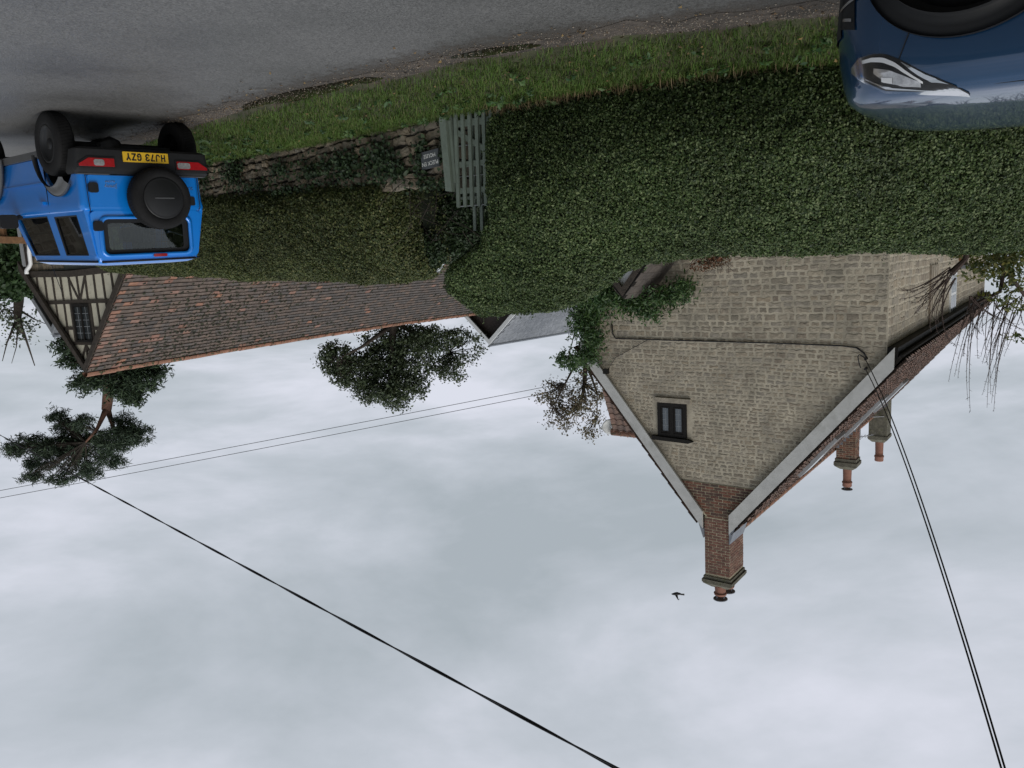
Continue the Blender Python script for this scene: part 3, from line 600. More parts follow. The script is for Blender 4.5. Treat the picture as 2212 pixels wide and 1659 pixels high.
dish.build('satellite_dish', mat('dish_grey', (.45, .46, .45), .6), house, True)
# cable clipped across the gable
cp = [HP(x, y, -.03) for x, y in ((1322, 700), (1324, 722), (1330, 731), (1420, 734), (1560, 738), (1700, 742), (1820, 747), (1850, 751), (1866, 762), (1872, 772))]
cbp = [HM @ Vector((t, -.035, z)) for t, z in cp]; MB().tube(cbp, .018, 6).build('wall_cable', M_wire, house, True)
cp2 = [HP(x, y, -.03) for x, y in ((1400, 734), (1385, 742), (1330, 772), (1318, 790), (1312, 800))]; MB().tube([HM @ Vector((t, -.035, z)) for t, z in cp2], .008, 5).build('wall_cable', M_wire, house, True)
bt, bz = HP(1871, 775, -.06); bk = MB(); bk.tube([HM @ Vector((bt, .02, bz)), HM @ Vector((bt, -.14, bz))], .03, 8); bk.tube([HM @ Vector((bt, .02, bz + .22)), HM @ Vector((bt, -.14, bz + .22))], .03, 8)
bk.tube(bez(HM @ Vector((bt, -.1, bz)), HM @ Vector((bt + .25, -.12, bz - .25)), HM @ Vector((bt + .1, -.1, bz + .2)), 8), .012, 5); bk.build('cable_bracket', M_wire, house)
lt, lz = HP(1311, 803, -.14); MB().box(lt - .07, lt + .07, -.24, -.125, lz - .09, lz + .05, HM).build('security_lamp', M_winframe, house)
# porch against the gable
PS = -1.5; pa = HP(1345, 645, PS); pl = HP(1425, 562, PS + .75)
pw = .95; px_ = pa[0]; pz = pa[1]; ez = pz - 1.15
por = hb(MB().prism([(px_ - pw + .15, -.5), (px_ + pw - .15, -.5), (px_ + pw - .15, ez + .1), (px_, pz - .2), (px_ - pw + .15, ez + .1)], PS + .12, 0, HM), 'porch', M_white, house)
for sg_ in (-1, 1):
    MB().prism([(px_, pz), (px_ + sg_ * (pw + .12), ez - .12), (px_ + sg_ * (pw + .12), ez - .24), (px_, pz - .16)], PS, 0, HM).build('porch_roof', M_winframe, por)
    MB().prism([(px_, pz - .06), (px_ + sg_ * (pw + .05), ez - .16), (px_ + sg_ * (pw + .05), ez - .36), (px_, pz - .28)], PS - .03, PS + .02, HM).build('porch_bargeboard', M_timber, por)
    nn_ = Vector((sg_ * 1.27, 0, 1.07)).normalized()
    for i in range(8):
        for j in range(6):
            f = (i + .1) / 8; f2 = (i + 1.35) / 8; x0 = px_ + sg_ * (pw + .12) * (1 - f); x1 = px_ + sg_ * (pw + .12) * (1 - min(1, f2)); z0 = lerp(ez - .12, pz, f) + .035; z1 = lerp(ez - .12, pz, min(1, f2)) + .02
            y0 = PS + j * .25 + (.12 if i % 2 else 0) - .02; y1 = min(y0 + .243, 0)
            if y1 - y0 > .03: MB().add([(x0, y0, z0), (x0, y1, z0), (x1, y1, z1), (x1, y0, z1), (x0, y0, z0 - .022), (x0, y1, z0 - .022), (x1, y1, z1 - .012), (x1, y0, z1 - .012)], [(0, 1, 2, 3), (7, 6, 5, 4), (0, 4, 5, 1), (1, 5, 6, 2), (2, 6, 7, 3), (3, 7, 4, 0)], HM).build('tile', M_tile_d, por)

# ------------------------------------------------------------------ timber framed barn
BD = Vector((math.cos(R(31)), math.sin(R(31)), 0)); BE = Vector((-BD.y, BD.x, 0)); BC = Vector((9.63, 20.0, 0)); BM = frame(BC, BD)
BW, BT, BZ, BLZ, BL = 4.76, 2.38, 4.05, 1.42, 20.0
barn = thing('timber_framed_barn', 'long low barn with timber framed cream gable and mossy clay tile roof', 'barn', (BC.x, BC.y, -.8))
bk_ = (BZ - BLZ) / BT
MB().prism([(0, 1.2), (BW, 1.2), (BW, BLZ - .12), (BT, BZ - .14), (0, BLZ - .12)], .05, .25, BM).build('gable_wall', M_dark, barn)
MB().box(0, .3, .25, BL, -1, BLZ - .14, BM).build('side_wall', M_greenboard, barn); MB().box(BW - .3, BW, .25, BL, -1, BLZ - .14, BM).build('side_wall', M_brownclad, barn)
MB().prism([(0, -1), (BW, -1), (BW, BLZ - .14), (BT, BZ - .16), (0, BLZ - .14)], BL - .25, BL, BM).build('end_wall', M_mortar, barn)
lw = MB().box(0, BW, .04, .25, -1, 1.2, BM).build('lower_wall', M_greenboard, barn)
for a, b, z0, z1 in courses(3.0, BW, .0, 1.17, lambda z: .2, lambda z: .38, 21):
    mb = MB(); stone_geo(mb, [(a, z0), (b, z0), (b, min(z1, 1.19)), (a, min(z1, 1.19))], .02, .013, rs, BM @ Matrix.Translation((0, .035, 0))); mb.build('stone', M_wallstone, lw)
def gz(t): return BLZ - .16 + bk_ * min(t, BW - t)
def btim(q, name='stud', d=.0):
    q = clip(q, -bk_, 1, BLZ - .13); q = clip(q, bk_, 1, BLZ - .13 + bk_ * BW) if q else q
    if len(q) > 2: MB().prism(q, -.03 - d, .05, BM).build(name, M_timber, barn)
RAILS = [(1.20, 1.36), (2.04, 2.14), (2.78, 2.86), (3.20, 3.28)]
for i, (z0, z1) in enumerate(RAILS):
    if i == 0:
        n = 14; up = [(lerp(-.05, BW + .05, k / n), 1.36 - .07 * abs(k / n - .55) * 2 + .05) for k in range(n + 1)]; MB().prism([(p[0], p[1] - .17) for p in up] + up[::-1], -.05, .05, BM).build('bressummer', M_timber, barn)
    elif i == 2: btim([(0, z0), (1.94, z0), (1.94, z1), (0, z1)], 'rail'); btim([(2.80, z0), (BW, z0), (BW, z1), (2.80, z1)], 'rail')
    else: btim([(0, z0), (BW, z0), (BW, z1), (0, z1)], 'rail')
st = [.40 + .395 * i for i in range(11)]; WX0, WX1 = 1.98, 2.78
hw = .032
for t in st:
    ln_ = random.uniform(-.02, .02)
    btim([(t - hw, 1.36), (t + hw, 1.36), (t + hw + ln_, 2.04), (t - hw + ln_, 2.04)])
    if not (WX0 - .1 < t < WX1 + .1):
        btim([(t - hw + ln_, 2.14), (t + hw + ln_, 2.14), (t + hw, 2.78), (t - hw, 2.78)]); btim([(t - hw, 2.86), (t + hw, 2.86), (t + hw, 3.2), (t - hw, 3.2)])
for t in (1.62, 3.05): btim([(t - hw, 3.28), (t + hw, 3.28), (t + hw, 3.9), (t - hw, 3.9)])
for t in (WX0 - .05, WX1 + .05): btim([(t - .045, 2.14), (t + .045, 2.14), (t + .045, 3.2), (t - .045, 3.2)], 'post', .006)
def brace(a, b, w_=.035):
    d = Vector((b[0] - a[0], b[1] - a[1])).normalized(); n_ = Vector((-d.y, d.x)) * w_; btim([(a[0] - n_.x, a[1] - n_.y), (b[0] - n_.x, b[1] - n_.y), (b[0] + n_.x, b[1] + n_.y), (a[0] + n_.x, a[1] + n_.y)], 'brace', -.004)
brace((1.98, 1.38), (2.35, 2.04)); brace((2.80, 1.38), (2.42, 2.04)); brace((2.38, 3.28), (2.05, 3.72)); brace((2.38, 3.28), (2.70, 3.72)); btim([(2.35, 3.3), (2.41, 3.3), (2.41, 3.95), (2.35, 3.95)])
def infill(ts, z0, z1):
    for a, b in zip(ts[:-1], ts[1:]):
        q = [(a, z0), (b, z0), (b, z1), (a, z1)]; q = clip(q, -bk_, 1, BLZ - .14); q = clip(q, bk_, 1, BLZ - .14 + bk_ * BW) if q else q
        if len(q) > 2: MB().prism(q, -.002 + random.uniform(-.004, .002), .045, BM).build('infill_panel', M_plaster, barn)
infill([0] + st + [BW], 1.36, 2.06); L1 = [t for t in st if t < WX0 - .1]; L2 = [t for t in st if t > WX1 + .1]
for z0, z1 in ((2.12, 2.80), (2.84, 3.22)): infill([0] + L1 + [WX0 - .06], z0, z1); infill([WX1 + .06] + L2 + [BW], z0, z1)
infill([.8, 1.62, 2.38, 3.05, 4], 3.26, 4.0)
bw = MB().box(WX0, WX1, .0, .045, 2.14, 3.2, BM).build('window', M_winframe, barn)
fr_ = MB()
for x0, x1, z0, z1 in ((WX0, WX0 + .05, 2.14, 3.2), (WX1 - .05, WX1, 2.14, 3.2), (WX0 + .05, WX1 - .05, 3.14, 3.2), (WX0 + .05, WX1 - .05, 2.14, 2.22), (2.36, 2.40, 2.22, 3.14)): fr_.box(x0, x1, -.045, .0, z0, z1, BM)
fr_.build('frame', M_winframe, bw); lb = MB()
for c0, c1 in ((WX0 + .06, 2.355), (2.405, WX1 - .06)):
    for i in range(2):
        for j in range(5): MB().box(lerp(c0, c1, i / 2) + .006, lerp(c0, c1, (i + 1) / 2) - .006, -.012, -.006 + random.uniform(-.003, .001), lerp(2.23, 3.13, j / 5) + .006, lerp(2.23, 3.13, (j + 1) / 5) - .006, BM).build('pane', M_glass_d, bw)
    lb.box((c0 + c1) / 2 - .006, (c0 + c1) / 2 + .006, -.018, -.010, 2.23, 3.13, BM)
    for j in range(1, 5): lb.box(c0, c1, -.0175, -.0105, lerp(2.23, 3.13, j / 5) - .007, lerp(2.23, 3.13, j / 5) + .007, BM)
lb.build('lead_came', M_leadbar, bw)
# barge timbers
for sg_ in (-1, 1):
    q = [(BT, BZ - .02), (BT + sg_ * (BT + .22), BLZ - .02 - bk_ * .22), (BT + sg_ * (BT + .22), BLZ - .30 - bk_ * .22), (BT, BZ - .24)]
    MB().prism(q, -.16, -.08, BM).build('bargeboard', M_timber, barn)
brf = MB().prism([(-.26, BLZ - bk_ * .26 - .13), (BT, BZ - .13), (BT, BZ - .2), (-.26, BLZ - bk_ * .26 - .20)], -.10, BL, BM).build('roof', M_timber, barn)
MB().prism([(BW + .26, BLZ - bk_ * .26 - .01), (BT, BZ - .012), (BT, BZ - .10), (BW + .26, BLZ - bk_ * .26 - .10)], -.10, BL, BM).build('rear_roof', M_tile_d, barn)
A = BM @ Vector((-.30, 0, BLZ - bk_ * .30)); B = BM @ Vector((BT, 0, BZ)); upd = (B - A); ln = upd.length; upd.normalize(); acr = -BE; nrm = acr.cross(upd).normalized()
TW, TG = .262, .138
tm = MB().box(-TW / 2 + .002, TW / 2 - .002, 0, .22, 0, .015).v; tf = MB().box(0, 1, 0, 1, 0, 1).f
tmes = [MB().box(-TW / 2 + .002, TW / 2 - .002, 0, .22, 0, .015).mesh('roof_tile', m) for m in (M_tile_o, M_tile_g, M_tile_d)]
tl = []
for i in range(int(ln / TG)):
    for j in range(int(BL / TW) + 1):
        s_ = -.14 + (j - (.36 if i % 2 else 0)) * TW + TW / 2 + (TW * .36 * .5 if (i % 2 and j == 0) else 0) * 0
        sag = -.035 * math.sin(i / 27 * math.pi) * (.6 + .4 * math.sin(s_ * .6)) - .14 * math.sin(s_ / BL * math.pi) + .03 * noise.noise(Vector((s_ * .5, i * .1, 8)))
        p = A + BE * s_ + upd * (i * TG + random.uniform(-.006, .006)) + nrm * (.012 + sag * .5 + random.uniform(0, .006))
        tz_ = upd * math.cos(-.20) + nrm * math.sin(-.20); slip = random.random() < .004
        an = random.gauss(0, .014) + (random.choice([-.25, .2]) if slip else 0); ac = acr * math.cos(an) + tz_ * math.sin(an); uy = (tz_ - ac * tz_.dot(ac)).normalized(); nz_ = ac.cross(uy)
        p = p + nrm * .045
        M = Matrix(((ac.x, uy.x, nz_.x, p.x), (ac.y, uy.y, nz_.y, p.y), (ac.z, uy.z, nz_.z, p.z), (0, 0, 0, 1)))
        nn_ = noise.noise(Vector((s_ * .45, i * .12, 1))) + .5 * noise.noise(Vector((s_ * 2.2, i * .6, 4)))
        po = .30 * math.exp(-s_ / 1.6) + (.10 if nn_ > .38 else .008) + (.3 if j == 0 else 0); pd = .16 + .5 * sstep(3, 10, s_)
        r_ = random.random(); k = 0 if r_ < po else (2 if random.random() < pd else 1)
        if slip: k = 0
        if j == 0 and i % 2: M = M @ Matrix.Translation((-TW * .18, 0, 0)) @ Matrix.Diagonal((.64, 1, 1, 1))
        tl.append(((p - EYE).length, M, k, p))
tl.sort(key=lambda q: q[0]); mb = MB()
for i, (_, M, k, p) in enumerate(tl):
    if i < 300: link('roof_tile', tmes[k], brf, M=M)
    else: mb.add(tm, tf, M, k)
mb.build('roof_tiling', [M_tile_o, M_tile_g, M_tile_d], brf, kind='stuff')
mo = MB()
for (_, M, k, p) in tl:
    s_ = (p - BC).dot(BE); f = (p - A).dot(upd) / ln; d_ = .9 * math.exp(-((s_ - 3.2) / 2.6) ** 2) * (.35 + .9 * f) + .25 * math.exp(-((s_ - 6) / 4) ** 2) + (.9 if f > .93 else 0) + .05
    d_ *= 1 + noise.noise(p * .9)
    for _k in range(3):
        if random.random() < d_ * .75:
            r_ = random.uniform(.02, .055); c = M @ Vector((random.uniform(-.12, .12), random.uniform(0, .13), .016)); ac = M.col[0].xyz; uy = M.col[1].xyz; nz_ = M.col[2].xyz; a0 = random.random()
            ringv = [c + (ac * math.cos(a0 + k2 * 1.047) + uy * math.sin(a0 + k2 * 1.047)) * r_ * random.uniform(.7, 1.2) for k2 in range(6)]; mo.add(ringv + [c + nz_ * r_ * .55], [(k2, (k2 + 1) % 6, 6) for k2 in range(6)])
mo.build('moss_cushions', M_moss, brf, kind='stuff')
for k in range(46):
    s0 = -.16 + k * .44; dz = -.085 * math.sin(s0 / BL * math.pi) + .02 * noise.noise(Vector((s0 * .5, 2.7, 8))) + random.uniform(-.008, .008); pts = []
    for yy, rr_ in ((s0, .118), (s0 + .437, .108)): pts.append([(BT + rr_ * math.cos(a), yy, BZ + .01 + dz + rr_ * .85 * math.sin(a)) for a in [math.pi * (q / 8 * 1.16 - .08) for q in range(9)]])
    MB().grid(pts, M=BM).build('ridge_tile', M_ridge, brf, True)
sk = MB().box(-.45, .45, 0, .55, .05, .12, frame(A + BE * 13.4 + upd * .45, acr, nrm)).build('rooflight', M_lead, barn); MB().box(-.38, .38, .06, .49, .121, .126, frame(A + BE * 13.4 + upd * .45, acr, nrm)).build('pane', MATS['rooflight_glass'], sk)
# downpipe at the right eave
dpp = [P(58, 592, 22.2), P(57, 584, 22.2), P(63, 576, 22.2), P(66, 570, 22.2), P(63, 545, 22.1), P(62, 500, 22.0), P(62, 440, 22)]
MB().tube(dpp, .055, 10).build('downpipe', M_white, barn, True)
# brown clad shed beyond the barn
shb = P(74, 400, 24.5); shed = thing('clad_shed', 'dark brown boarded shed with grey corner trim beside the timber barn', 'shed', (shb.x, shb.y, -.9))
sx0 = P(52, 560, 24.5); zt_ = P(60, 584, 24.5).z; SHM = frame((sx0.x, sx0.y, 0), -BD)
for k in range(3): MB().box(.02, 2.2, .0, 2.5, -1 + k * .72, -.29 + k * .72 if k < 2 else zt_, SHM @ Matrix.Diagonal((1, -1, 1, 1))).build('cladding_board', M_brownclad, shed)
MB().box(-.10, .06, -2.52, .03, -1, zt_ + .02, SHM).build('corner_trim', M_greypvc, shed)
rb0, rb1 = P(-60, 517, 18), P(96, 521, 18.6)
rail_ = thing('timber_rail', 'horizontal brown timber rail crossing behind the blue car', 'fence', (rb0.x, rb0.y, -.75)); Mr = frame(rb1, rb0 - rb1)
MB().box(0, (rb0 - rb1).length, -.05, .05, -.08, .07, Mr).build('rail', M_wood, rail_)
for f in (.05, .6): q = rb1.lerp(rb0, f); MB().box(q.x - .05, q.x + .05, q.y + .05, q.y + .15, -.9, q.z, None).build('post', M_wood, rail_)

# ------------------------------------------------------------------ distant slate houses
def slate_house(name, label, base, dirv, length, width, ez, rz, wallm, nrows, tilew, bgm=None):
    o = thing(name, label, 'house', (base.x, base.y, -1)); M = frame((base.x, base.y, 0), dirv)
    MB().prism([(0, -1), (width, -1), (width, ez), (width / 2, rz - .08), (0, ez)], .05, length, M @ Matrix(((0, 1, 0, 0), (-1, 0, 0, 0), (0, 0, 1, 0), (0, 0, 0, 1))) if False else frame((base.x, base.y, 0), Vector((dirv.y, -dirv.x, 0)))).build('wall', wallm, o)
    G = frame((base.x, base.y, 0), Vector((dirv.y, -dirv.x, 0)))   # local x across the gable, local y along the ridge
    rf = None
    for sg_ in (0, 1):
        x0, x1 = (-.25, width / 2) if sg_ == 0 else (width + .25, width / 2); z0 = ez - .25 * (rz - ez) / (width / 2)
        q = [(x0, z0), (x1, rz), (x1, rz - .12), (x0, z0 - .12)]; r_ = MB().prism(q, -.25, length + .25, G).build('roof', M_slate, o); rf = rf or r_
        MB().prism([(x0, z0 - .02), (x1, rz - .02), (x1, rz - .32), (x0, z0 - .32)], -.30, -.252, G).build('bargeboard', bgm or M_white, o)
        a = G @ Vector((x0, 0, z0)); b = G @ Vector((x1, 0, rz)); up = b - a; l = up.length; up.normalize(); ac = (G.col[1].xyz if sg_ else -G.col[1].xyz); nn_ = ac.cross(up).normalized(); mb = MB(); sv = MB().box(0, tilew - .012, 0, l / nrows * 1.3, 0, .012)
        for i in range(nrows):
            for j in range(int((length + .4) / tilew)):
                p = a + G.col[1].xyz * (-.2 + j * tilew + (tilew / 2 if i % 2 else 0) + (0 if sg_ else tilew)) + up * (i * l / nrows) + nn_ * (.012 + random.uniform(0, .008)); mb.add(sv.v, sv.f, Matrix(((ac.x, up.x, nn_.x, p.x), (ac.y, up.y, nn_.y, p.y), (ac.z, up.z, nn_.z, p.z), (0, 0, 0, 1))))
        mb.build('slates', M_slate, r_, kind='stuff')
    MB().tube([G @ Vector((width / 2, -.25, rz + .02)), G @ Vector((width / 2, length + .25, rz + .02))], .10, 8).build('ridge', M_lead, rf)
    return o, G
fb = P(1064, 744, 46.); fz = fb.z; fdir = (Vector((P(1240, 716, 46).x, 0, 0)) - Vector((fb.x, 0, 0)))
v2 = ray(1238, 715); k2 = (fz - EYE.z) / v2.z; far2 = EYE + v2 * k2; dv = Vector((far2.x - fb.x, far2.y - fb.y, 0)); flen = max(7., dv.length); dv.normalize()
fwid = 7.0; across = Vector((dv.y, -dv.x, 0)); fbase = Vector((fb.x, fb.y, 0)) - across * (fwid / 2)
slate_house('slate_roofed_house', 'distant house with grey slate roof and white bargeboards behind the leafy tree', fbase, dv, flen + 4, fwid, fz - 2.9, fz, M_brownclad, 16, .33)
nb = P(128, 722, 33.); slate_house('slate_roofed_house', 'neighbouring dark slate roof just showing past the timber gable eaves', Vector((nb.x, nb.y, 0)) - BD * 2.2, BE, 6., 4.4, nb.z - 2.6, nb.z, M_brownclad, 14, .3, M_slate)

# ------------------------------------------------------------------ garden wall, gate, sign
WALL = [(.60, 9.30), (2.4, 10.98), (4.9, 13.3), (9.2, 17.4)]
wl = [0]
for a, b in zip(WALL[:-1], WALL[1:]): wl.append(wl[-1] + math.dist(a, b))
def wallpt(t):
    for i in range(len(WALL) - 1):
        if t <= wl[i + 1] or i == len(WALL) - 2:
            f = (t - wl[i]) / (wl[i + 1] - wl[i]); d = Vector((WALL[i + 1][0] - WALL[i][0], WALL[i + 1][1] - WALL[i][1], 0)).normalized(); return Vector((lerp(WALL[i][0], WALL[i + 1][0], f), lerp(WALL[i][1], WALL[i + 1][1], f), 0)), d
def walltop(t): return float(np.interp(t, [0, .5, 2.4, 5.8, 12], [.74, .66, .52, .36, .05]))
gw = thing('garden_wall', 'low dry rubble stone wall under the olive hedge beside the gate', 'wall', (WALL[0][0], WALL[0][1], -.2))
bodyr = []
for k in range(25):
    t = wl[-1] * k / 24; p, d = wallpt(t); n_ = Vector((-d.y, d.x, 0)); zt_ = walltop(t); zb = -1.2
    bodyr.append([p + n_ * .03 + Vector((0, 0, zb)), p + n_ * .03 + Vector((0, 0, zt_ - .04)), p + n_ * .45 + Vector((0, 0, zt_ - .04)), p + n_ * .45 + Vector((0, 0, zb))])
wcore = MB().grid(bodyr).add(bodyr[0], [(0, 1, 2, 3)]).build('wall_core', M_dark if False else mat('earth_core', (.03, .025, .018), .95, 8, .3), gw)
cs = courses(0, 9.0, -.55, .9, lambda z: .118, lambda z: .23, 33); wn_ = 0
for a, b, z0, z1 in cs:
    tm_ = (a + b) / 2; p, d = wallpt(tm_); n_ = Vector((-d.y, d.x, 0)); top = walltop(tm_); gzv = zground(p.x - n_.x * .05, p.y - n_.y * .05)
    if z1 > top + .05 or z1 < gzv - .02: continue
    M = frame((p.x, p.y, 0), d); a2, b2 = a - tm_, b - tm_; mb = MB(); j = lambda: random.uniform(-.018, .018)
    stone_geo(mb, [(a2 + j(), z0 + j()), (b2 + j(), z0 + j()), (b2 + j(), z1 + j()), (a2 + j(), z1 + j())], .05, .010, rs, M @ Matrix.Translation((0, .03 + random.uniform(-.02, .015), 0))); mb.build('stone', M_wallstone, gw)
for k in range(5):   # end face by the gate
    z0 = -.15 + k * .18; p, d = wallpt(0); Me = frame((p.x, p.y, 0), (d.y, -d.x, 0)); mb = MB(); stone_geo(mb, [(-.45, z0), (-.02, z0), (-.02, z0 + .175), (-.45, z0 + .175)], .03, .012, rs, Me); mb.build('stone', M_wallstone, gw)
# house sign
sp_, sdv = wallpt(.235); sn = Vector((-sdv.y, sdv.x, 0)); zc = .365
SGM = frame((sp_.x - sn.x * .075, sp_.y - sn.y * .075, zc), (sdv.x, sdv.y, 0)) @ Matrix.Rotation(R(-2.5), 4, 'Y')
sign = thing('house_name_sign', 'small grey slate house name sign among ivy on the rubble wall', 'sign', tuple(SGM.translation))
MB().box(-.155, .155, -.012, .012, -.10, .10, SGM).build('slate_panel', M_signslate, sign)
for s_, z_ in (('PLECK EN', .042), ('HOUSE', -.045)): textmesh(s_, .066, M_signtext, 'lettering', sign, SGM @ Matrix.Translation((.0, -.0135, z_)) @ Matrix.Rotation(R(90), 4, 'X'), .0015, local=False, sx=1.0)
# gate
GD = Vector((.82, .57, 0)).normalized(); gp = Vector((.60, 9.10, 0)); gzb = zground(.55, 9.05)
gate = thing('picket_gate', 'sage green wooden picket gate between tall hedge and garden wall', 'gate', (gp.x, gp.y, gzb))
GM = frame((gp.x, gp.y, gzb - .02), GD); lean_ = Matrix.Rotation(R(-2.0), 4, 'Y')
pm = MB().prism([(-.045, -.1), (.045, -.1), (.045, .86), (-.045, .88)], -.06, .04, GM @ lean_); pm.build('gate_post', M_sagepaint, gate)
MB().box(-.085, -.05, -.02, .05, .0, .78, GM @ lean_).build('gate_stop', M_sagepaint, gate)
Gl = GM @ Matrix.Translation((-.13, .02, .0)) @ Matrix.Rotation(R(2.0), 4, 'Y') @ Matrix.Rotation(R(0), 4, 'Z')
for k in range(7):
    x = -.02 - k * .098; top = 1.04
    MB().prism([(x - .021, -.02), (x + .021, -.02), (x + .021, top), (x + .014, top + .015), (x - .014, top + .015), (x - .021, top)], -.03, -.005, Gl).build('picket', M_sagepaint, gate)
for z0, z1 in ((.10, .17), (.55, .61), (.84, .90)): MB().box(-.66, .02, -.004, .028, z0, z1, Gl).build('rail', M_sagepaint, gate)
br_ = MB().prism([(-.02, .19), (.03, .23), (-.55, .56), (-.60, .52)], -.0045, .025, Gl); br_.build('brace', M_sagepaint, gate)
for k in (1, 2): MB().prism([(-.10 - k * .1, .0), (-.062 - k * .1, .0), (-.062 - k * .1, 1.32), (-.10 - k * .1, 1.32)], .06, .085, Gl).build('tall_slat', M_sagepaint, gate)
for z in (.36, .70, 1.03): MB().tube([Gl @ Vector((-.66, .045, z)), Gl @ Vector((.05, .045, z + .01))], .006, 6).build('metal_bar', M_greypvc, gate)
MB().box(-.3, -.02, .035, .055, .935, .965, Gl).build('top_rail', M_sagepaint, gate)

# ------------------------------------------------------------------ hedges
def fbm(p, k): return noise.noise(Vector(p) * k) + .5 * noise.noise(Vector(p) * k * 2.1 + Vector((5, 1, 3)))
def hedge(name, label, path, top, base, prof, m, dens, ll, lw, endcap, shear=None, bump=.06, seed=0):
    o = thing(name, label, 'hedge', (path[0][0], path[0][1], base(0)))
    pl = [0]
    for a, b in zip(path[:-1], path[1:]): pl.append(pl[-1] + math.dist(a, b))
    def pp(t):
        i = 0
        while i < len(path) - 2 and t > pl[i + 1]: i += 1
        f = (t - pl[i]) / (pl[i + 1] - pl[i]); a, b = Vector((*path[i], 0)), Vector((*path[i + 1], 0)); return a.lerp(b, f), (b - a).normalized()
    n = int(pl[-1] / .14); rows = []
    ds = []
    for k in range(n + 1):
        t = pl[-1] * k / n; p, d = pp(t); a0 = pp(max(0, t - .4))[1]; b0 = pp(min(pl[-1], t + .4))[1]; d = (a0 + b0).normalized(); ds.append((p, d, t, 1.0, 0))
    p, d, t, _, _ = ds[0]; pre = []
    for k in range(5, 0, -1): c = math.sin(k / 5 * math.pi / 2); pre.append((p - d * endcap * c, d, t, math.sqrt(max(.0, 1 - c * c)) + .02, k))
    p, d, t, _, _ = ds[-1]
    for k in range(1, 6): c = math.sin(k / 5 * math.pi / 2); ds.append((p + d * endcap * c, d, t, math.sqrt(max(.0, 1 - c * c)) + .02, k))
    ds = pre + ds
    for p, d, t, sc, ke in ds:
        nn_ = Vector((-d.y, d.x, 0)); H_ = top(t); zb = base(t); row = []
        mid = .55
        for off, f in prof:
            z = zb + f * (H_ - zb); q = p + nn_ * (mid + (off - mid) * sc)
            if shear: q = q + d * shear(t, pl[-1], z)
            z_ = z if f < .6 else lerp(z, zb + .6 * (H_ - zb), (1 - sc) * .35)
            q = Vector((q.x, q.y, z_)); q += (nn_ * (-1 if off < mid else 1) * .8 + Vector((0, 0, .5 * f))) * bump * fbm((q.x + seed, q.y, q.z), 1.1) ; row.append(q)
        rows.append(row)
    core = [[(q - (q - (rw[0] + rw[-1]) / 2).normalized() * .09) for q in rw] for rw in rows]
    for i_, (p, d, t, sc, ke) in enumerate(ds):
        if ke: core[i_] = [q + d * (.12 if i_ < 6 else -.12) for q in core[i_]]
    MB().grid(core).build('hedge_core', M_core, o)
    G = np.array([[tuple(q) for q in rw] for rw in rows]); a = G[:-1, :-1]; b = G[1:, :-1]; c = G[1:, 1:]; dd = G[:-1, 1:]
    nr = np.cross(b - a, dd - a); ar = np.linalg.norm(nr, axis=2); nr = nr / (ar[..., None] + 1e-9)
    cen = G.mean(axis=(0, 1)); sgn = np.sign(((a - np.array([G[:, 0].mean(axis=0), G[:, -1].mean(axis=0)]).mean(axis=0)) * nr).sum(-1).mean()); 
    if sgn < 0: nr = -nr
    colw = np.array([1.0 if q_[0] < .85 else .15 for q_ in prof[:-1]]); roww = np.array([.12 if q_[0].x < -6.2 else 1.0 for q_ in ds[:-1]]); wgt = ar * colw[None, :] * roww[:, None]
    # nothing on the far side is seen from the road: keep it thinner
    tot = int(wgt.sum() * dens); idx = rng.choice(ar.size, tot, p=(wgt / wgt.sum()).ravel()); u = rng.random((tot, 1)); v = rng.random((tot, 1))
    f = lambda A_: A_.reshape(-1, 3)[idx]
    pos = f(a) * (1 - u) * (1 - v) + f(b) * u * (1 - v) + f(c) * u * v + f(dd) * (1 - u) * v; nm = f(nr)
    cl = np.array([noise.noise(Vector(p_) * 5.5) for p_ in pos[:: max(1, tot // 60000)]]); cl = np.repeat(cl, max(1, tot // 60000))[:tot]; cl = np.pad(cl, (0, tot - len(cl)))
    nz_ = np.array([noise.noise(Vector((float(q[0]) * 7, float(q[1]) * 7, float(q[2]) * 7))) for q in pos])
    pos = pos + nm * (rng.uniform(-.065, .02, (tot, 1)) + .03 * nz_[:, None])
    si = rng.choice(tot, 420); sp_ = []; sn_ = []
    for i_ in si:
        b_ = pos[i_]; dr = nm[i_] * .6 + np.array([0, 0, .7]) + rng.normal(size=3) * .35; dr = dr / np.linalg.norm(dr); ln_ = rng.uniform(.05, .15)
        for k_ in range(9): sp_.append(b_ + dr * ln_ * k_ / 8 + rng.normal(size=3) * .007); sn_.append(nm[i_])
    pos = np.concatenate([pos, np.array(sp_)]); nm = np.concatenate([nm, np.array(sn_)])
    link('foliage', leaves('foliage', pos, nm, ll, lw, m, .55, .30, .6), o, kind='stuff'); return o
HA = [(-13, 7.25), (-6, 7.05), (-3.6, 6.93), (-2.6, 7.0), (-1.74, 7.33), (-.77, 7.9), (.06, 8.45), (.28, 8.60)]
hl = [0]
for a, b in zip(HA[:-1], HA[1:]): hl.append(hl[-1] + math.dist(a, b))
def xat(t): return float(np.interp(t, hl, [p[0] for p in HA]))
PROFA = [(.26, 0), (.14, .07), (.03, .16), (-.07, .28), (-.13, .40), (-.11, .52), (-.02, .65), (.10, .77), (.24, .87), (.39, .95), (.54, .995), (.72, 1.0), (.9, .95), (1.05, .8), (1.1, .5), (1.05, 0)]
def shearA(t, T, z): return sstep(T - 1.3, T, t) * float(np.interp(z, [0, .3, .75, 1.1, 1.4, 1.6, 1.8, 2.0, 2.2], [-.24, -.26, -.30, -.33, -.16, .22, .64, .54, .40]))
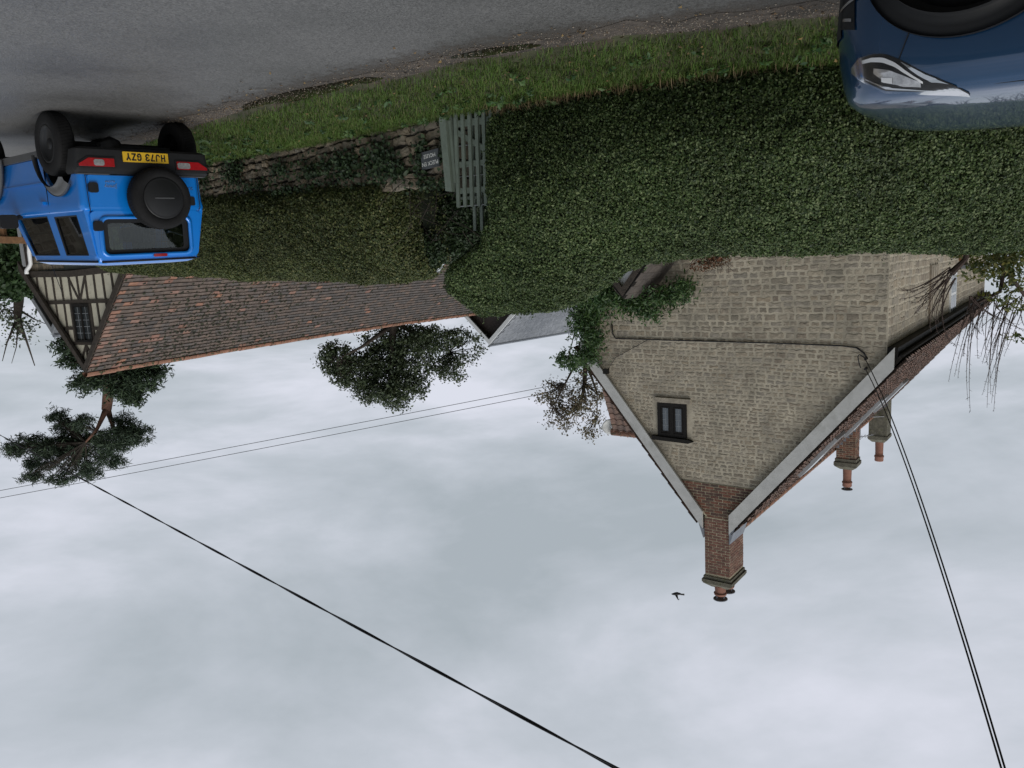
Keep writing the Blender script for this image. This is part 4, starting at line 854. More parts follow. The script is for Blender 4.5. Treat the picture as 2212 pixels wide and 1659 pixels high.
hedge('tall_clipped_hedge', 'tall dense dark green clipped hedge with a rounded hump by the gate', HA, lambda t: float(np.interp(xat(t), [-13, -4.75, -3.35, -2.45, -1.45, -1.2, -.95, -.63, -.28, .15, .3], [1.85, 1.75, 1.69, 1.66, 1.66, 1.70, 1.77, 2.02, 2.19, 2.24, 2.24])), lambda t: -.08, PROFA, M_hedge, 15000, .0245, .0145, .28, shearA)
PROFB = [(.22, 0), (.02, .04), (-.08, .14), (-.10, .3), (-.06, .45), (0, .6), (.10, .75), (.24, .88), (.45, .97), (.65, 1.0), (.9, .97), (1.15, .85), (1.3, .5), (1.3, 0)]
HB = [(9.5, 17.7), (8.3, 16.4), (4.95, 13.25), (2.45, 10.95), (1.62, 10.2)]
HB = HB[::-1]; hbl = [0]
for a, b in zip(HB[:-1], HB[1:]): hbl.append(hbl[-1] + math.dist(a, b))
hedge('olive_clipped_hedge', 'lower olive green clipped hedge growing above the rubble garden wall', HB, lambda t: float(np.interp(t, [0, 1, 3, 6, 9, 11, 12.5], [1.80, 1.80, 1.74, 1.60, 1.48, 1.36, 1.2])), lambda t: walltop(t + .8) - .16, PROFB, M_hedge2, 8000, .030, .018, .3, None, .11, 4)
def blob_pts0(c, r, n):
    v = rng.normal(size=(n, 3)); v = v / np.linalg.norm(v, axis=1, keepdims=True); return np.array(c) + v * rng.uniform(.2, 1, (n, 1)) ** (1 / 3) * np.array(r)
# twigs, darkened leaves and a dark panel painting the shade behind the gate
tw = thing('gap_shade_shrub', 'twiggy shrub darkened to paint the shade in the gap behind the gate', 'shrub', (1.0, 10.3, -.1)); tb = MB()
for k in range(40):
    a = Vector((random.uniform(.5, 1.3), random.uniform(9.75, 10.6), random.uniform(.2, 1.2))); b = a + Vector((random.uniform(-.5, .4), random.uniform(-.35, .2), random.uniform(-.1, .5))); tb.tube(bez(a, (a + b) / 2 + Vector((0, 0, random.uniform(-.1, .15))), b, 5), [.007, .006, .006, .005, .004, .003], 4, False)
tb.build('twigs', M_bark, tw, kind='stuff')
bp_ = []
for k in range(9000): bp_.append((random.uniform(-.3, 2.0), random.uniform(10.7, 11.15), random.uniform(-.1, 1.5)))
bp_ = np.concatenate([np.array(bp_), blob_pts0((1.22, 10.72, 1.40), (.42, .4, .36), 6500), blob_pts0((.75, 11.0, .95), (.6, .3, .65), 12000)])
link('foliage', leaves('foliage', bp_, np.tile([0, -1., .3], (len(bp_), 1)), .05, .03, M_ivy, .9), tw, kind='stuff')
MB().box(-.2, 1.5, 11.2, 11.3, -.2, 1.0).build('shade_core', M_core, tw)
# ivy over the wall
ip, inn = [], []
patches = [(1.2, .30, .35, .24, 420), (1.95, .25, .4, .22, 420), (.42, .34, .12, .24, 190), (.02, .30, .08, .2, 60), (2.7, .22, .35, .18, 240), (4.9, .0, .30, .22, 380), (4.3, .25, .4, .08, 120), (.3, .64, .4, .08, 150), (3.3, .42, .8, .08, 150), (3.5, .12, .3, .12, 130), (6.0, -.05, .3, .2, 260), (.85, .45, .2, .12, 90)]
for t0, z0, rt, rz, n in patches:
    for k in range(n):
        t = random.gauss(t0, rt * .6); z = random.gauss(z0, rz * .55)
        if t < -.02: continue
        p, d = wallpt(t); n_ = Vector((-d.y, d.x, 0))
        if abs(t - .235) < .17 and abs(z - .365) < .115 and not (abs(t - .235) > .135 and random.random() < .35): continue
        if z < -.3 or z > walltop(t) + .1: continue
        q = p - n_ * random.uniform(.035, .10); ip.append((q.x, q.y, z)); inn.append((-n_.x, -n_.y, .35))
link('ivy', leaves('ivy', np.array(ip), np.array(inn), .052, .046, M_ivy, .5), kind='stuff', label='dark glossy ivy trailing over the rubble garden wall', cat='ivy')

# ------------------------------------------------------------------ vehicles
M_blue = mat('bright_blue_paint', (.0, .19, .66), .35, 2, .05, metal=.1, coat=1.0)
M_navy = mat('navy_blue_paint', (.006, .046, .118), .25, 2, .05, metal=.4, coat=1.0)
M_rubber = mat('tyre_rubber', (.009, .009, .0095), .85, 20, .2, spec=.25)
M_steel = mat('black_steel_rim', (.012, .0125, .0135), .45, 8, .1, metal=.1, spec=.4)
M_trim = mat('dark_plastic_trim', (.011, .0115, .0125), .6, 14, .12, spec=.3)
M_trimg = mat('grey_plastic_trim', (.07, .072, .075), .5, 10, .1)
M_red = mat('red_lens', (.30, .008, .012), .15, 20, .15, coat=.8)
M_clear = mat('clear_lens', (.42, .42, .43), .12, 30, .3, metal=.5, coat=.8)
M_chrome = mat('chrome', (.55, .56, .58), .15, 4, .05, metal=1)
M_plate = mat('number_plate_yellow', (.62, .38, .02), .4, 5, .05)
M_plink = mat('plate_black', (.008, .008, .008), .5)
M_cglass = bpy.data.materials.new('car_glass'); M_cglass.use_nodes = True
def _cg():
    nt = M_cglass.node_tree; N = nt.nodes; L = nt.links; N.remove(N['Principled BSDF']); t = N.new('ShaderNodeBsdfTransparent'); t.inputs[0].default_value = (.80, .84, .81, 1); g = N.new('ShaderNodeBsdfGlossy'); g.inputs['Roughness'].default_value = .01
    f = N.new('ShaderNodeFresnel'); f.inputs[0].default_value = 1.7; m = N.new('ShaderNodeMixShader'); L.new(f.outputs[0], m.inputs[0]); L.new(t.outputs[0], m.inputs[1]); L.new(g.outputs[0], m.inputs[2]); L.new(m.outputs[0], N['Material Output'].inputs[0])
_cg()
M_seat = mat('seat_fabric', (.012, .012, .013), .9)
def outline(xr, xf, w_, rr, rf, n=6, e=2.6):
    o = []
    for cx, cy, r, s0 in ((xf - rf, -w_, rf, 0), (xf - rf, w_, rf, 1), (xr + rr, w_, rr, 2), (xr + rr, -w_, rr, 3)):
        for k in range(n + 1):
            a = k / n * math.pi / 2
            c, s = math.cos(a) ** (2 / e), math.sin(a) ** (2 / e)
            ry = min(r, w_)
            if s0 == 0: p = (xf - rf + rf * s, -w_ + ry - ry * c)
            elif s0 == 1: p = (xf - rf + rf * c, w_ - ry + ry * s)
            elif s0 == 2: p = (xr + rr - rr * s, w_ - ry + ry * c)
            else: p = (xr + rr - rr * c, -w_ + ry - ry * s)
            o.append(p)
    return o
def loft(levels, e=2.6, n=6, zf=None):
    mb = MB(); rows = []
    for z, xr, xf, w_, rr, rf in levels:
        rows.append([(x, y, z + (zf(x, y, z) if zf else 0)) for x, y in outline(xr, xf, w_, rr, rf, n, e)])
    mb.grid(rows, True); m_ = len(rows[0])
    mb.f += [tuple(range(m_ - 1, -1, -1)), tuple(len(mb.v) - m_ + i for i in range(m_))]; mb.mi += [0, 0]; return mb
def cut(me, cyls):
    o = bpy.data.objects.new('tmp_body', me); C.objects.link(o); tmp = [o]
    for (x, y0, y1, z, r) in cyls:
        c = MB().lathe([(r, y0), (r, y1)], 40, Matrix.Translation((x, 0, z)) @ Matrix.Rotation(R(-90), 4, 'X')); co = bpy.data.objects.new('tmp_cut', c.mesh('tmp_cut', M_trim)); C.objects.link(co); tmp.append(co)
        md = o.modifiers.new('b', 'BOOLEAN'); md.operation = 'DIFFERENCE'; md.object = co; md.solver = 'EXACT'
        try: md.material_mode = 'TRANSFER'
        except Exception: pass
    dg = bpy.context.evaluated_depsgraph_get(); m2 = bpy.data.meshes.new_from_object(o.evaluated_get(dg))
    for t in tmp: bpy.data.objects.remove(t)
    return m2
def shade(me, ang=35):
    me.polygons.foreach_set('use_smooth', [True] * len(me.polygons))
    try: me.set_sharp_from_angle(angle=R(ang))
    except Exception: pass
    return me
def wheel(root, x, y, side, r, w_, rimr, spokes, steel):
    Mw = Matrix.Translation((x, y, r)) @ Matrix.Rotation(R(-90 if side > 0 else 90), 4, 'X')       # local z = outward
    h = w_ / 2; wo = MB().lathe([(rimr, -h * .9), (r * .9, -h), (r * .97, -h * .85), (r, -h * .6), (r, h * .6), (r * .97, h * .85), (r * .9, h), (rimr * 1.12, h * .98), (rimr, h * .85), (rimr, -h * .9)], 40, Mw).build('wheel', M_rubber, root, True, local=True)
    wo.data.shade_flat() if False else None
    MB().lathe([(rimr * 1.01, h * .55), (rimr * 1.02, h * .88), (rimr * .93, h * .90), (rimr * .88, h * .45), (rimr * .74, h * .18), (rimr * .68, h * .30), (rimr * .42, h * .55), (rimr * .30, h * .52), (rimr * .28, h * .66), (.001, h * .68)], 32, Mw).build('rim', M_steel, wo, True, local=True)
    sl_ = MB()
    for k in range(spokes):
        a = 2 * math.pi * k / spokes; sl_.lathe([(.034, 0), (.034, .008), (.001, .009)], 10, Mw @ Matrix.Rotation(a, 4, 'Z') @ Matrix.Translation((rimr * .70, 0, h * .27)))
    sl_.build('rim_slots', M_dark, wo, local=True)
    gr = MB()
    for k in range(60): a = 2 * math.pi * k / 60; gr.box(r - .004, r + .0035, -.010, .010, -h * .62, h * .62, Mw @ Matrix.Rotation(a, 4, 'Z') @ Matrix.Rotation(.25, 4, 'X'))
    gr.build('tread_blocks', M_rubber, wo, local=True)
def rrect(w_, h, r, n=5):
    o = []
    for cx, cz, a0 in ((w_ / 2 - r, h / 2 - r, 0), (-w_ / 2 + r, h / 2 - r, 90), (-w_ / 2 + r, -h / 2 + r, 180), (w_ / 2 - r, -h / 2 + r, 270)):
        for k in range(n + 1): a = R(a0 + 90 * k / n); o.append((cx + r * math.cos(a), cz + r * math.sin(a)))
    return o
def arch_ring(root, x, z, r0, r1, yf, a0, a1, m, name, n=28, th=.02, zc=None):
    rows = []
    for k in range(n + 1):
        a = R(lerp(a0, a1, k / n)); c, s = math.cos(a), math.sin(a); q = []
        for rr_, dy in ((r0, -.10), (r0, th), (lerp(r0, r1, .45), th), (r1 * .985, th * .45), (r1, .0), (r1, -.03)):
            X, Z = x + rr_ * c, z + rr_ * s; y = yf(X, Z); q.append((X, y + math.copysign(dy, y), Z))
        rows.append(q)
    return MB().grid(rows).build(name, m, root, True, local=True)

# bright blue off-roader, parked facing down the lane
v_ = (4.539, 9.562, -.322); ya, pi_, ro_ = .712, -.044, .017
Fv = Vector((math.cos(ya) * math.cos(pi_), math.sin(ya) * math.cos(pi_), math.sin(pi_))); Rv = Vector((math.sin(ya), -math.cos(ya), 0)); Uv = Rv.cross(Fv)
R2 = Rv * math.cos(ro_) + Uv * math.sin(ro_); U2 = Uv * math.cos(ro_) - Rv * math.sin(ro_); Lv = -R2
JM = Matrix(((Fv.x, Lv.x, U2.x, v_[0]), (Fv.y, Lv.y, U2.y, v_[1]), (Fv.z, Lv.z, U2.z, v_[2]), (0, 0, 0, 1)))
jim = carthing('off_road_car', 'small bright blue boxy off-road car with a rear mounted spare wheel', 'car', JM)
lo = loft([(.40, -.42, 2.70, .63, .06, .10), (.46, -.46, 2.76, .685, .07, .12), (.70, -.50, 2.80, .705, .08, .14), (.98, -.515, 2.80, .71, .08, .16), (1.055, -.53, 2.78, .722, .09, .18), (1.085, -.525, 2.74, .712, .09, .18), (1.10, -.505, 2.68, .69, .08, .16)])
bm_ = cut(lo.mesh('body', M_blue), [(0, -1, -.45, .37, .46), (0, .45, 1, .37, .46), (2.25, -1, -.45, .37, .46), (2.25, .45, 1, .37, .46)]); body = link('body', shade(bm_), jim, local=True)
# cabin shell as pillars so that the glass is real
def cabx(z): f = (z - 1.095) / .565; return lerp(-.505, -.462, f), lerp(1.74, 1.50, f), lerp(.695, .598, f)
rfm = loft([(1.585, cabx(1.585)[0], cabx(1.585)[1], cabx(1.585)[2], .07, .10), (1.655, -.468, 1.50, .604, .08, .12), (1.672, -.465, 1.49, .598, .09, .14), (1.705, -.40, 1.36, .53, .12, .2), (1.72, -.2, 1.1, .40, .15, .2)]); rfo = link('roof', shade(rfm.mesh('roof', M_blue), 50), jim, local=True)
gt = MB()
for sg_ in (-1, 1): gt.tube([(-.47, sg_ * .606, 1.662), (1.36, sg_ * .606, 1.662), (1.50, sg_ * .57, 1.65)], .012, 6)
gt.tube([(-.474, -.56, 1.668), (-.474, .56, 1.668)], .012, 6); gt.build('rain_gutter', M_trim, jim, True, local=True)
def sidept(x, z, sg_, o=0.): return (x, sg_ * (cabx(z)[2] + o), z)
for sg_ in (-1, 1):
    z0, z1 = 1.09, 1.60; nm = 'pillar'
    for xa0, xa1, xb0, xb1 in ((-.50, -.27, -.462, -.27), (.40, .60, .40, .58), (1.60, 1.74, 1.40, 1.51)):
        MB().add([sidept(xa0, z0, sg_), sidept(xa1, z0, sg_), sidept(xb1, z1, sg_), sidept(xb0, z1, sg_), sidept(xa0, z0, sg_, -.06), sidept(xa1, z0, sg_, -.06), sidept(xb1, z1, sg_, -.06), sidept(xb0, z1, sg_, -.06)],
                 [(0, 1, 2, 3), (7, 6, 5, 4), (0, 4, 5, 1), (1, 5, 6, 2), (2, 6, 7, 3), (3, 7, 4, 0)]).build('pillar', M_blue, jim, local=True)
    for xa0, xa1, za, zb in ((-.27, .40, 1.09, 1.135), (.60, 1.62, 1.09, 1.12)): MB().add([sidept(xa0, za, sg_), sidept(xa1, za, sg_), sidept(xa1, zb, sg_), sidept(xa0, zb, sg_), sidept(xa0, za, sg_, -.05), sidept(xa1, za, sg_, -.05), sidept(xa1, zb, sg_, -.05), sidept(xa0, zb, sg_, -.05)], [(0, 1, 2, 3), (7, 6, 5, 4), (0, 4, 5, 1), (1, 5, 6, 2), (2, 6, 7, 3), (3, 7, 4, 0)]).build('window_sill', M_blue, jim, local=True)
    for q in ([(-.26, 1.14), (.39, 1.14), (.39, 1.585), (-.26, 1.585)], [(.61, 1.125), (1.60, 1.125), (1.41, 1.585), (.59, 1.585)]):
        MB().add([sidept(x, z, sg_, -.018) for x, z in q] + [sidept(x, z, sg_, -.022) for x, z in q], [(0, 1, 2, 3), (7, 6, 5, 4), (0, 4, 5, 1), (1, 5, 6, 2), (2, 6, 7, 3), (3, 7, 4, 0)]).build('side_window', M_cglass, jim, local=True)
        sl2 = MB(); qq = q + q[:1]
        for a, b in zip(qq[:-1], qq[1:]): sl2.tube([sidept(a[0], a[1], sg_, -.010), sidept(b[0], b[1], sg_, -.010)], .013, 5)
        sl2.build('window_seal', M_trim, jim, local=True)
MB().add([(1.73, -.62, 1.11), (1.73, .62, 1.11), (1.505, .56, 1.59), (1.505, -.56, 1.59), (1.72, -.62, 1.11), (1.72, .62, 1.11), (1.495, .56, 1.59), (1.495, -.56, 1.59)], [(0, 1, 2, 3), (7, 6, 5, 4), (0, 4, 5, 1), (1, 5, 6, 2), (2, 6, 7, 3), (3, 7, 4, 0)]).build('windscreen', M_cglass, jim, local=True)
# tailgate: local x to car right(-y), local y into the car, z up
TGM = Matrix(((.0, 1, 0, -.515), (-1, 0, 0, 0), (0, 0, 1, 0), (0, 0, 0, 1)))   # (x,y,z) -> (y-.515, -x, z)
def ring(outer, inner, d0, d1):
    n = len(outer); mb = MB(); rows = [[(p[0], d, p[1]) for p in q] for q, d in ((outer, d1), (outer, d0), (inner, d0), (inner, d1))]; mb.grid(rows + [rows[0]], True); return mb
ti = Matrix.Rotation(R(-4.2), 4, 'X')
Tl = TGM @ Matrix.Translation((0, 0, 1.10)) @ ti
o1 = [(x * (1 - .09 * (z + .27) / .54) , z + .27) for x, z in rrect(1.30, .54, .06)]
inn_ = [(x + .02, z + .285) for x, z in rrect(1.02, .41, .07)]
ring(o1, inn_, -.012, .05).build('tailgate_frame', M_blue, jim, local=True)
inn2 = [(x + .02, z + .285) for x, z in rrect(1.09, .47, .09)]; inn3 = [(x + .02, z + .285) for x, z in rrect(1.005, .395, .065)]
ring(inn2, inn3, -.030, .0).build('window_surround', M_blue, jim, True, local=True)
rg_ = MB().prism([(x + .02, z + .285) for x, z in rrect(1.02, .41, .07)], .012, .016, Tl).build('rear_window', M_cglass, jim, local=True)
ri = [(x + .02, z + .285) for x, z in rrect(.88, .30, .04)]; ro2 = [(x + .02, z + .285) for x, z in rrect(1.02, .41, .07)]
for o in list(jim.children):
    if o.name.startswith(('tailgate_frame', 'window_surround')): o.data.transform(Tl)
fb_ = ring(ro2, ri, .008, .010); fb_.build('window_border', M_trim, jim, local=True).data.transform(Tl)
MB().prism([(x, z + .90) for x, z in rrect(1.24, .40, .03)], -.012, .03, TGM).build('tailgate', M_blue, jim, local=True)
for zz in (.845, 1.265): 
    hg = MB().prism([(x + .575, z + zz) for x, z in rrect(.10, .11, .025)], -.035, .01, TGM).build('hinge', M_trim, jim, local=True)
MB().prism([(x - .545, z + .985) for x, z in rrect(.10, .105, .02)], -.020, .01, TGM).build('tailgate_handle', M_trim, jim, local=True)
MB().prism([(x - .10, z + 1.615) for x, z in rrect(.19, .05, .024)], .005, .05, TGM).build('brake_light_surround', M_blue, jim, local=True)
MB().prism([(x - .10, z + 1.615) for x, z in rrect(.165, .034, .016)], -.004, .02, TGM).build('high_brake_light', M_red, jim, local=True)
for s_, yy, zz, sz in (('SUZUKI', -.50, .835, .05), ('Jimny', .385, .83, .062), ('ALLGRIP', .385, .775, .03)): textmesh(s_, sz, M_chrome, 'badge', jim, TGM @ Matrix.Translation((yy, -.0135, zz)) @ Matrix.Rotation(R(90), 4, 'X'), .002)
# spare wheel
SP = Matrix.Translation((-.66, .10, .965)) @ Matrix.Rotation(R(-90), 4, 'Y')
spw = MB().lathe([(.18, -.10), (.30, -.11), (.335, -.095), (.348, -.06), (.348, .05), (.335, .085), (.30, .105), (.245, .108), (.235, .095)], 48, SP).build('spare_wheel', M_rubber, jim, True, local=True)
MB().lathe([(.236, .08), (.236, .100), (.225, .112), (.213, .108), (.205, .112), (.001, .118)], 48, SP).build('wheel_cover', M_steel, spw, True, local=True)
MB().box(-.006, .006, -.115, .115, .1175, .122, SP).build('cover_slot', M_trimg, spw, local=True)
tr = MB()
for k in range(72): a = 2 * math.pi * k / 72; tr.box(.345, .3515, -.009, .009, -.06, .05, SP @ Matrix.Rotation(a, 4, 'Z') @ Matrix.Rotation(.22, 4, 'X'))
tr.build('tread_blocks', M_rubber, spw, local=True); MB().tube([(-.56, .1, .965), (-.5, .1, .965)], .12, 16).build('wheel_carrier', M_trim, spw, local=True)
# bumper, lamps, plate
bl_ = loft([(.415, -.60, -.30, .70, .05, .03), (.44, -.625, -.30, .755, .06, .03), (.62, -.63, -.30, .775, .07, .03), (.665, -.62, -.30, .77, .06, .03), (.695, -.58, -.30, .75, .05, .03)]); bmo = link('rear_bumper', shade(cut(bl_.mesh('rear_bumper', M_trim), [(0, -1, -.45, .37, .465), (0, .45, 1, .37, .465)])), jim, local=True)
for sg_ in (-1, 1):
    MB().box(-.585, -.505, *sorted((sg_ * .40, sg_ * .73)), .696, .704).build('bumper_top', M_trimg, bmo, local=True)
    B2 = Matrix(((0, 1, 0, -.632), (-1, 0, 0, 0), (0, 0, 1, 0), (0, 0, 0, 1))); s2 = -sg_
    q = [(.36, .535), (.63, .535), (.735, .60), (.735, .625), (.36, .625)]; lp = MB().prism([(s2 * a, b) for a, b in q], -.014, .03, B2).build('tail_lamp', M_red, jim, local=True)
    a0, a1 = (.47, .58) if s2 > 0 else (.365, .52); MB().prism([(s2 * (x + (a0 + a1) / 2), z + .582) for x, z in rrect(a1 - a0, .068, .022)], -.019, -.012, B2).build('clear_lens', M_clear, lp, local=True)
    MB().prism([(s2 * a, b) for a, b in [(.345, .52), (.64, .52), (.75, .593), (.75, .64), (.345, .64)]], -.006, .03, B2).build('lamp_housing', M_trim, lp, local=True)
PLM = Matrix(((0, 1, 0, -.642), (-1, 0, 0, 0), (0, 0, 1, .508), (0, 0, 0, 1)))
npl = MB().prism(rrect(.52, .111, .006), -.006, .004, PLM).build('number_plate', M_plate, jim, local=True); 
GL = {'H': [[(0, 0), (0, 1)], [(1, 0), (1, 1)], [(0, .5), (1, .5)]], 'J': [[(1, 1), (1, .25), (.75, 0), (.25, 0), (0, .25)]], '7': [[(0, 1), (1, 1), (.35, 0)]], '3': [[(0, .85), (.25, 1), (.75, 1), (1, .8), (.75, .53), (.4, .53)], [(.75, .53), (1, .27), (.75, 0), (.25, 0), (0, .15)]],
      'G': [[(1, .8), (.75, 1), (.25, 1), (0, .75), (0, .25), (.25, 0), (.75, 0), (1, .25), (1, .45), (.55, .45)]], 'Z': [[(0, 1), (1, 1), (0, 0), (1, 0)]], 'Y': [[(0, 1), (.5, .5), (1, 1)], [(.5, .5), (.5, 0)]]}
def plate_text(txt, h, wch, gap, stroke, parent, M):
    mb = MB(); tot = sum((wch + gap) if c != ' ' else wch * .65 for c in txt) - gap; x = -tot / 2
    for c in txt:
        if c == ' ': x += wch * .65; continue
        for pl in GL[c]:
            for a, b in zip(pl[:-1], pl[1:]):
                A = Vector((x + stroke / 2 + a[0] * (wch - stroke), -h / 2 + stroke / 2 + a[1] * (h - stroke))); B = Vector((x + stroke / 2 + b[0] * (wch - stroke), -h / 2 + stroke / 2 + b[1] * (h - stroke))); d = (B - A).normalized(); n = Vector((-d.y, d.x)) * stroke / 2; e_ = d * stroke * .42
                mb.prism([tuple(A - e_ - n), tuple(B + e_ - n), tuple(B + e_ + n), tuple(A - e_ + n)], -.0008 - .00002 * len(mb.f), .0005, M)
        x += wch + gap
    mb.build('plate_text', M_plink, parent, local=True)
plate_text('HJ73 GZY', .079, .050, .011, .0145, npl, PLM @ Matrix.Translation((0, -.0062, 0)))
# wheels, flares, underside
for x in (0, 2.25):
    for y, sg_ in ((.71, 1), (-.71, -1)):
        wheel(jim, x, y, sg_, .345, .195, .205, 8, True)
        arch_ring(jim, x, .37, .445, .55, lambda X, Z, s=sg_: s * .725, 8, 178 if x else 128, M_trimg, 'wheel_arch_flare', th=.06)
    MB().tube([(x, -.62, .345), (x, .62, .345)], .05, 8).build('axle', M_trim, jim, True, local=True)
MB().box(-.4, 2.6, -.42, .42, .36, .44).build('chassis', M_trim, jim, local=True); MB().lathe([(.001, -.13), (.1, -.08), (.14, 0), (.1, .08), (.001, .13)], 14, Matrix.Translation((0, -.1, .345))).build('differential', M_trim, jim, True, local=True)
MB().tube([(-.5, -.3, .40), (.4, -.3, .42)], .09, 10).build('exhaust_silencer', M_steel, jim, True, local=True)
for sg_ in (-1, 1):
    MB().box(.46, 1.85, *sorted((sg_ * .60, sg_ * .715)), .37, .45).build('sill_trim', M_trimg, jim, local=True)
    MB().box(.44, .445, sg_ * .70 - .015, sg_ * .70 + .015, .46, 1.09).build('door_gap', M_trim, jim, local=True)
    MB().box(.50, .66, *sorted((sg_ * .712, sg_ * .752)), .955, .99).build('door_handle', M_blue, jim, local=True)
    mr_ = MB().prism(rrect(.20, .17, .04), -.05, .05, Matrix.Translation((1.42, sg_ * .86, 1.16)) @ Matrix.Rotation(R(90), 4, 'Z')); mr_.tube([(1.42, sg_ * .70, 1.10), (1.42, sg_ * .80, 1.13)], .03, 6); mr_.build('door_mirror', M_trim, jim, local=True)
    MB().box(.47, 1.95, *sorted((sg_ * .712, sg_ * .722)), .735, .75).build('side_moulding', M_blue, jim, local=True)
for y in (-.33, .33):
    st_ = MB().prism(rrect(.46, .50, .10), -.06, .06, Matrix.Translation((.75, y, .98)) @ Matrix.Rotation(R(90), 4, 'Z')); st_.prism(rrect(.26, .19, .06), -.05, .05, Matrix.Translation((.74, y, 1.36)) @ Matrix.Rotation(R(90), 4, 'Z')); st_.build('front_seat', M_seat, jim, local=True)
    MB().prism(rrect(.52, .42, .08), -.06, .06, Matrix.Translation((.02, y * .95, 1.06)) @ Matrix.Rotation(R(90), 4, 'Z')).build('rear_seat', M_seat, jim, local=True)
dg_ = MB()
for k in range(15): yy = -.56 + k * .08; dg_.tube([(-.02, yy, 1.1), (-.02, yy * .9, 1.56)], .003, 4)
for k in range(6): zz = 1.12 + k * .085; dg_.tube([(-.02, -.58, zz), (-.02, .58, zz)], .003, 4)
dg_.build('dog_guard', M_trim, jim, local=True); MB().box(1.30, 1.62, -.6, .6, .95, 1.10).build('dashboard', M_seat, jim, local=True)
MB().box(-.44, 1.5, -.62, .62, .60, .64).build('cabin_floor', M_seat, jim, local=True)
for sg_ in (-1, 1): MB().tube([(-.5305, sg_ * .645, .70), (-.5405, sg_ * .645, .98), (-.548, sg_ * .645, 1.055), (-.526, sg_ * .632, 1.10)], .0045, 5).build('tailgate_gap', M_dark, jim, local=True)
MB().tube([(-.528, -.64, .705), (-.528, .64, .705)], .0045, 5).build('tailgate_gap', M_dark, jim, local=True)
an = MB().tube([(1.40, -.45, 1.68), (1.17, -.45, 2.05)], .004, 5); an.build('antenna', M_trim, jim, local=True)

# navy blue car, only its nose in view
th = R(38); nA = Vector((-2.20, 3.55)); nf = Vector((math.cos(th), math.sin(th), 0)); nl = Vector((-math.sin(th), math.cos(th), 0)); no = Vector((nA.x, nA.y, 0)) + nl * .90
zz_ = zroad(no.x, no.y); fz_ = zroad(no.x - 2.6 * nf.x, no.y - 2.6 * nf.y); nf3 = Vector((nf.x, nf.y, (zz_ - fz_) / 2.6)).normalized(); nu = nf3.cross(nl).normalized(); nl3 = nu.cross(nf3)
NM = Matrix(((nf3.x, nl3.x, nu.x, no.x), (nf3.y, nl3.y, nu.y, no.y), (nf3.z, nl3.z, nu.z, zz_), (0, 0, 0, 1)))
nav = carthing('family_car', 'glossy navy blue car with large clear headlamp parked by the verge', 'car', NM)
NLV = [(.20, -3.30, .62, .74, .3, .45), (.26, -3.36, .70, .82, .3, .55), (.42, -3.42, .76, .875, .3, .60), (.62, -3.46, .775, .895, .3, .64), (.78, -3.48, .76, .905, .3, .66), (.90, -3.48, .735, .905, .3, .66), (.965, -3.46, .71, .895, .3, .65), (1.005, -3.44, .66, .865, .3, .62), (1.024, -3.40, .56, .79, .3, .56), (1.036, -3.30, .40, .66, .28, .45), (1.042, -3.1, .2, .48, .25, .35)]
def nz_fn(x, y, z): return (.03 * sstep(.5, -.9, x) if z > .93 else .02 * sstep(.5, -.9, x) * sstep(.7, .93, z))
def nhalf(x, z):                                    # body half width at (x, z)
    a = [l[0] for l in NLV]; xf = np.interp(z, a, [l[2] for l in NLV]); w_ = np.interp(z, a, [l[3] for l in NLV]); rf = np.interp(z, a, [l[5] for l in NLV])
    if x <= xf - rf: return float(w_)
    s = min(1, (x - (xf - rf)) / rf); c = (1 - s ** 2.6) ** (1 / 2.6); ry = min(rf, w_); return float(w_ - ry + ry * c)
nb_ = loft(NLV, 2.6, 14, nz_fn); nbody = link('body', shade(cut(nb_.mesh('body', M_navy), [(.11, -1.2, -.5, .34, .385), (.11, .5, 1.2, .34, .385), (-2.6, -1.2, -.5, .34, .385), (-2.6, .5, 1.2, .34, .385)]), 40), nav, local=True)
cabn = loft([(1.03, -3.3, -.55, .80, .3, .3), (1.12, -3.2, -.75, .78, .3, .3), (1.45, -2.7, -1.35, .62, .25, .3), (1.53, -2.5, -1.6, .52, .25, .3), (1.55, -2.3, -1.75, .4, .2, .2)]); link('cabin', shade(cabn.mesh('cabin', glass('tinted_glass', (.01, .012, .014), .03))), nav, local=True)
rt_ = loft([(1.47, -2.68, -1.40, .60, .25, .3), (1.545, -2.5, -1.6, .51, .25, .3), (1.565, -2.3, -1.75, .4, .2, .2)]); link('roof', shade(rt_.mesh('roof', M_navy)), nav, local=True)
for x in (.11, -2.6):
    for sg_ in (1, -1):
        wheel(nav, x, sg_ * .78, sg_, .335, .21, .225, 10, False)
        arch_ring(nav, x, .34, .375, .462, lambda X, Z, s=sg_: s * nhalf(X, Z), -28, 208, M_trim, 'wheel_arch_trim', 44, .016)
    MB().lathe([(.40, -.86), (.40, .86)], 24, Matrix.Translation((x, 0, .34)) @ Matrix.Rotation(R(-90), 4, 'X')).build('wheel_well', M_dark, nav, local=True)
def patch(pts, off, sg_, name, m, parent, nu_=14, nv=8):
    # quad patch laid on the flank: pts = 4 corners (x,z): bottom-rear, bottom-front, top-front, top-rear
    rows = []
    for i in range(nv + 1):
        r = []
        for k in range(nu_ + 1):
            u, v = k / nu_, i / nv; x = lerp(lerp(pts[0][0], pts[1][0], u), lerp(pts[3][0], pts[2][0], u), v); z = lerp(lerp(pts[0][1], pts[1][1], u), lerp(pts[3][1], pts[2][1], u), v)
            xx = x; y = nhalf(xx, z - (nz_fn(xx, 0, z) if z > .9 else 0)); n_ = Vector((.35 if x > .3 else .05, 1, .15 if z > .9 else 0)).normalized(); r.append((xx + n_.x * off, sg_ * (y + n_.y * off), z + n_.z * off))
        rows.append(r)
    return MB().grid(rows).build(name, m, parent, True, local=True)
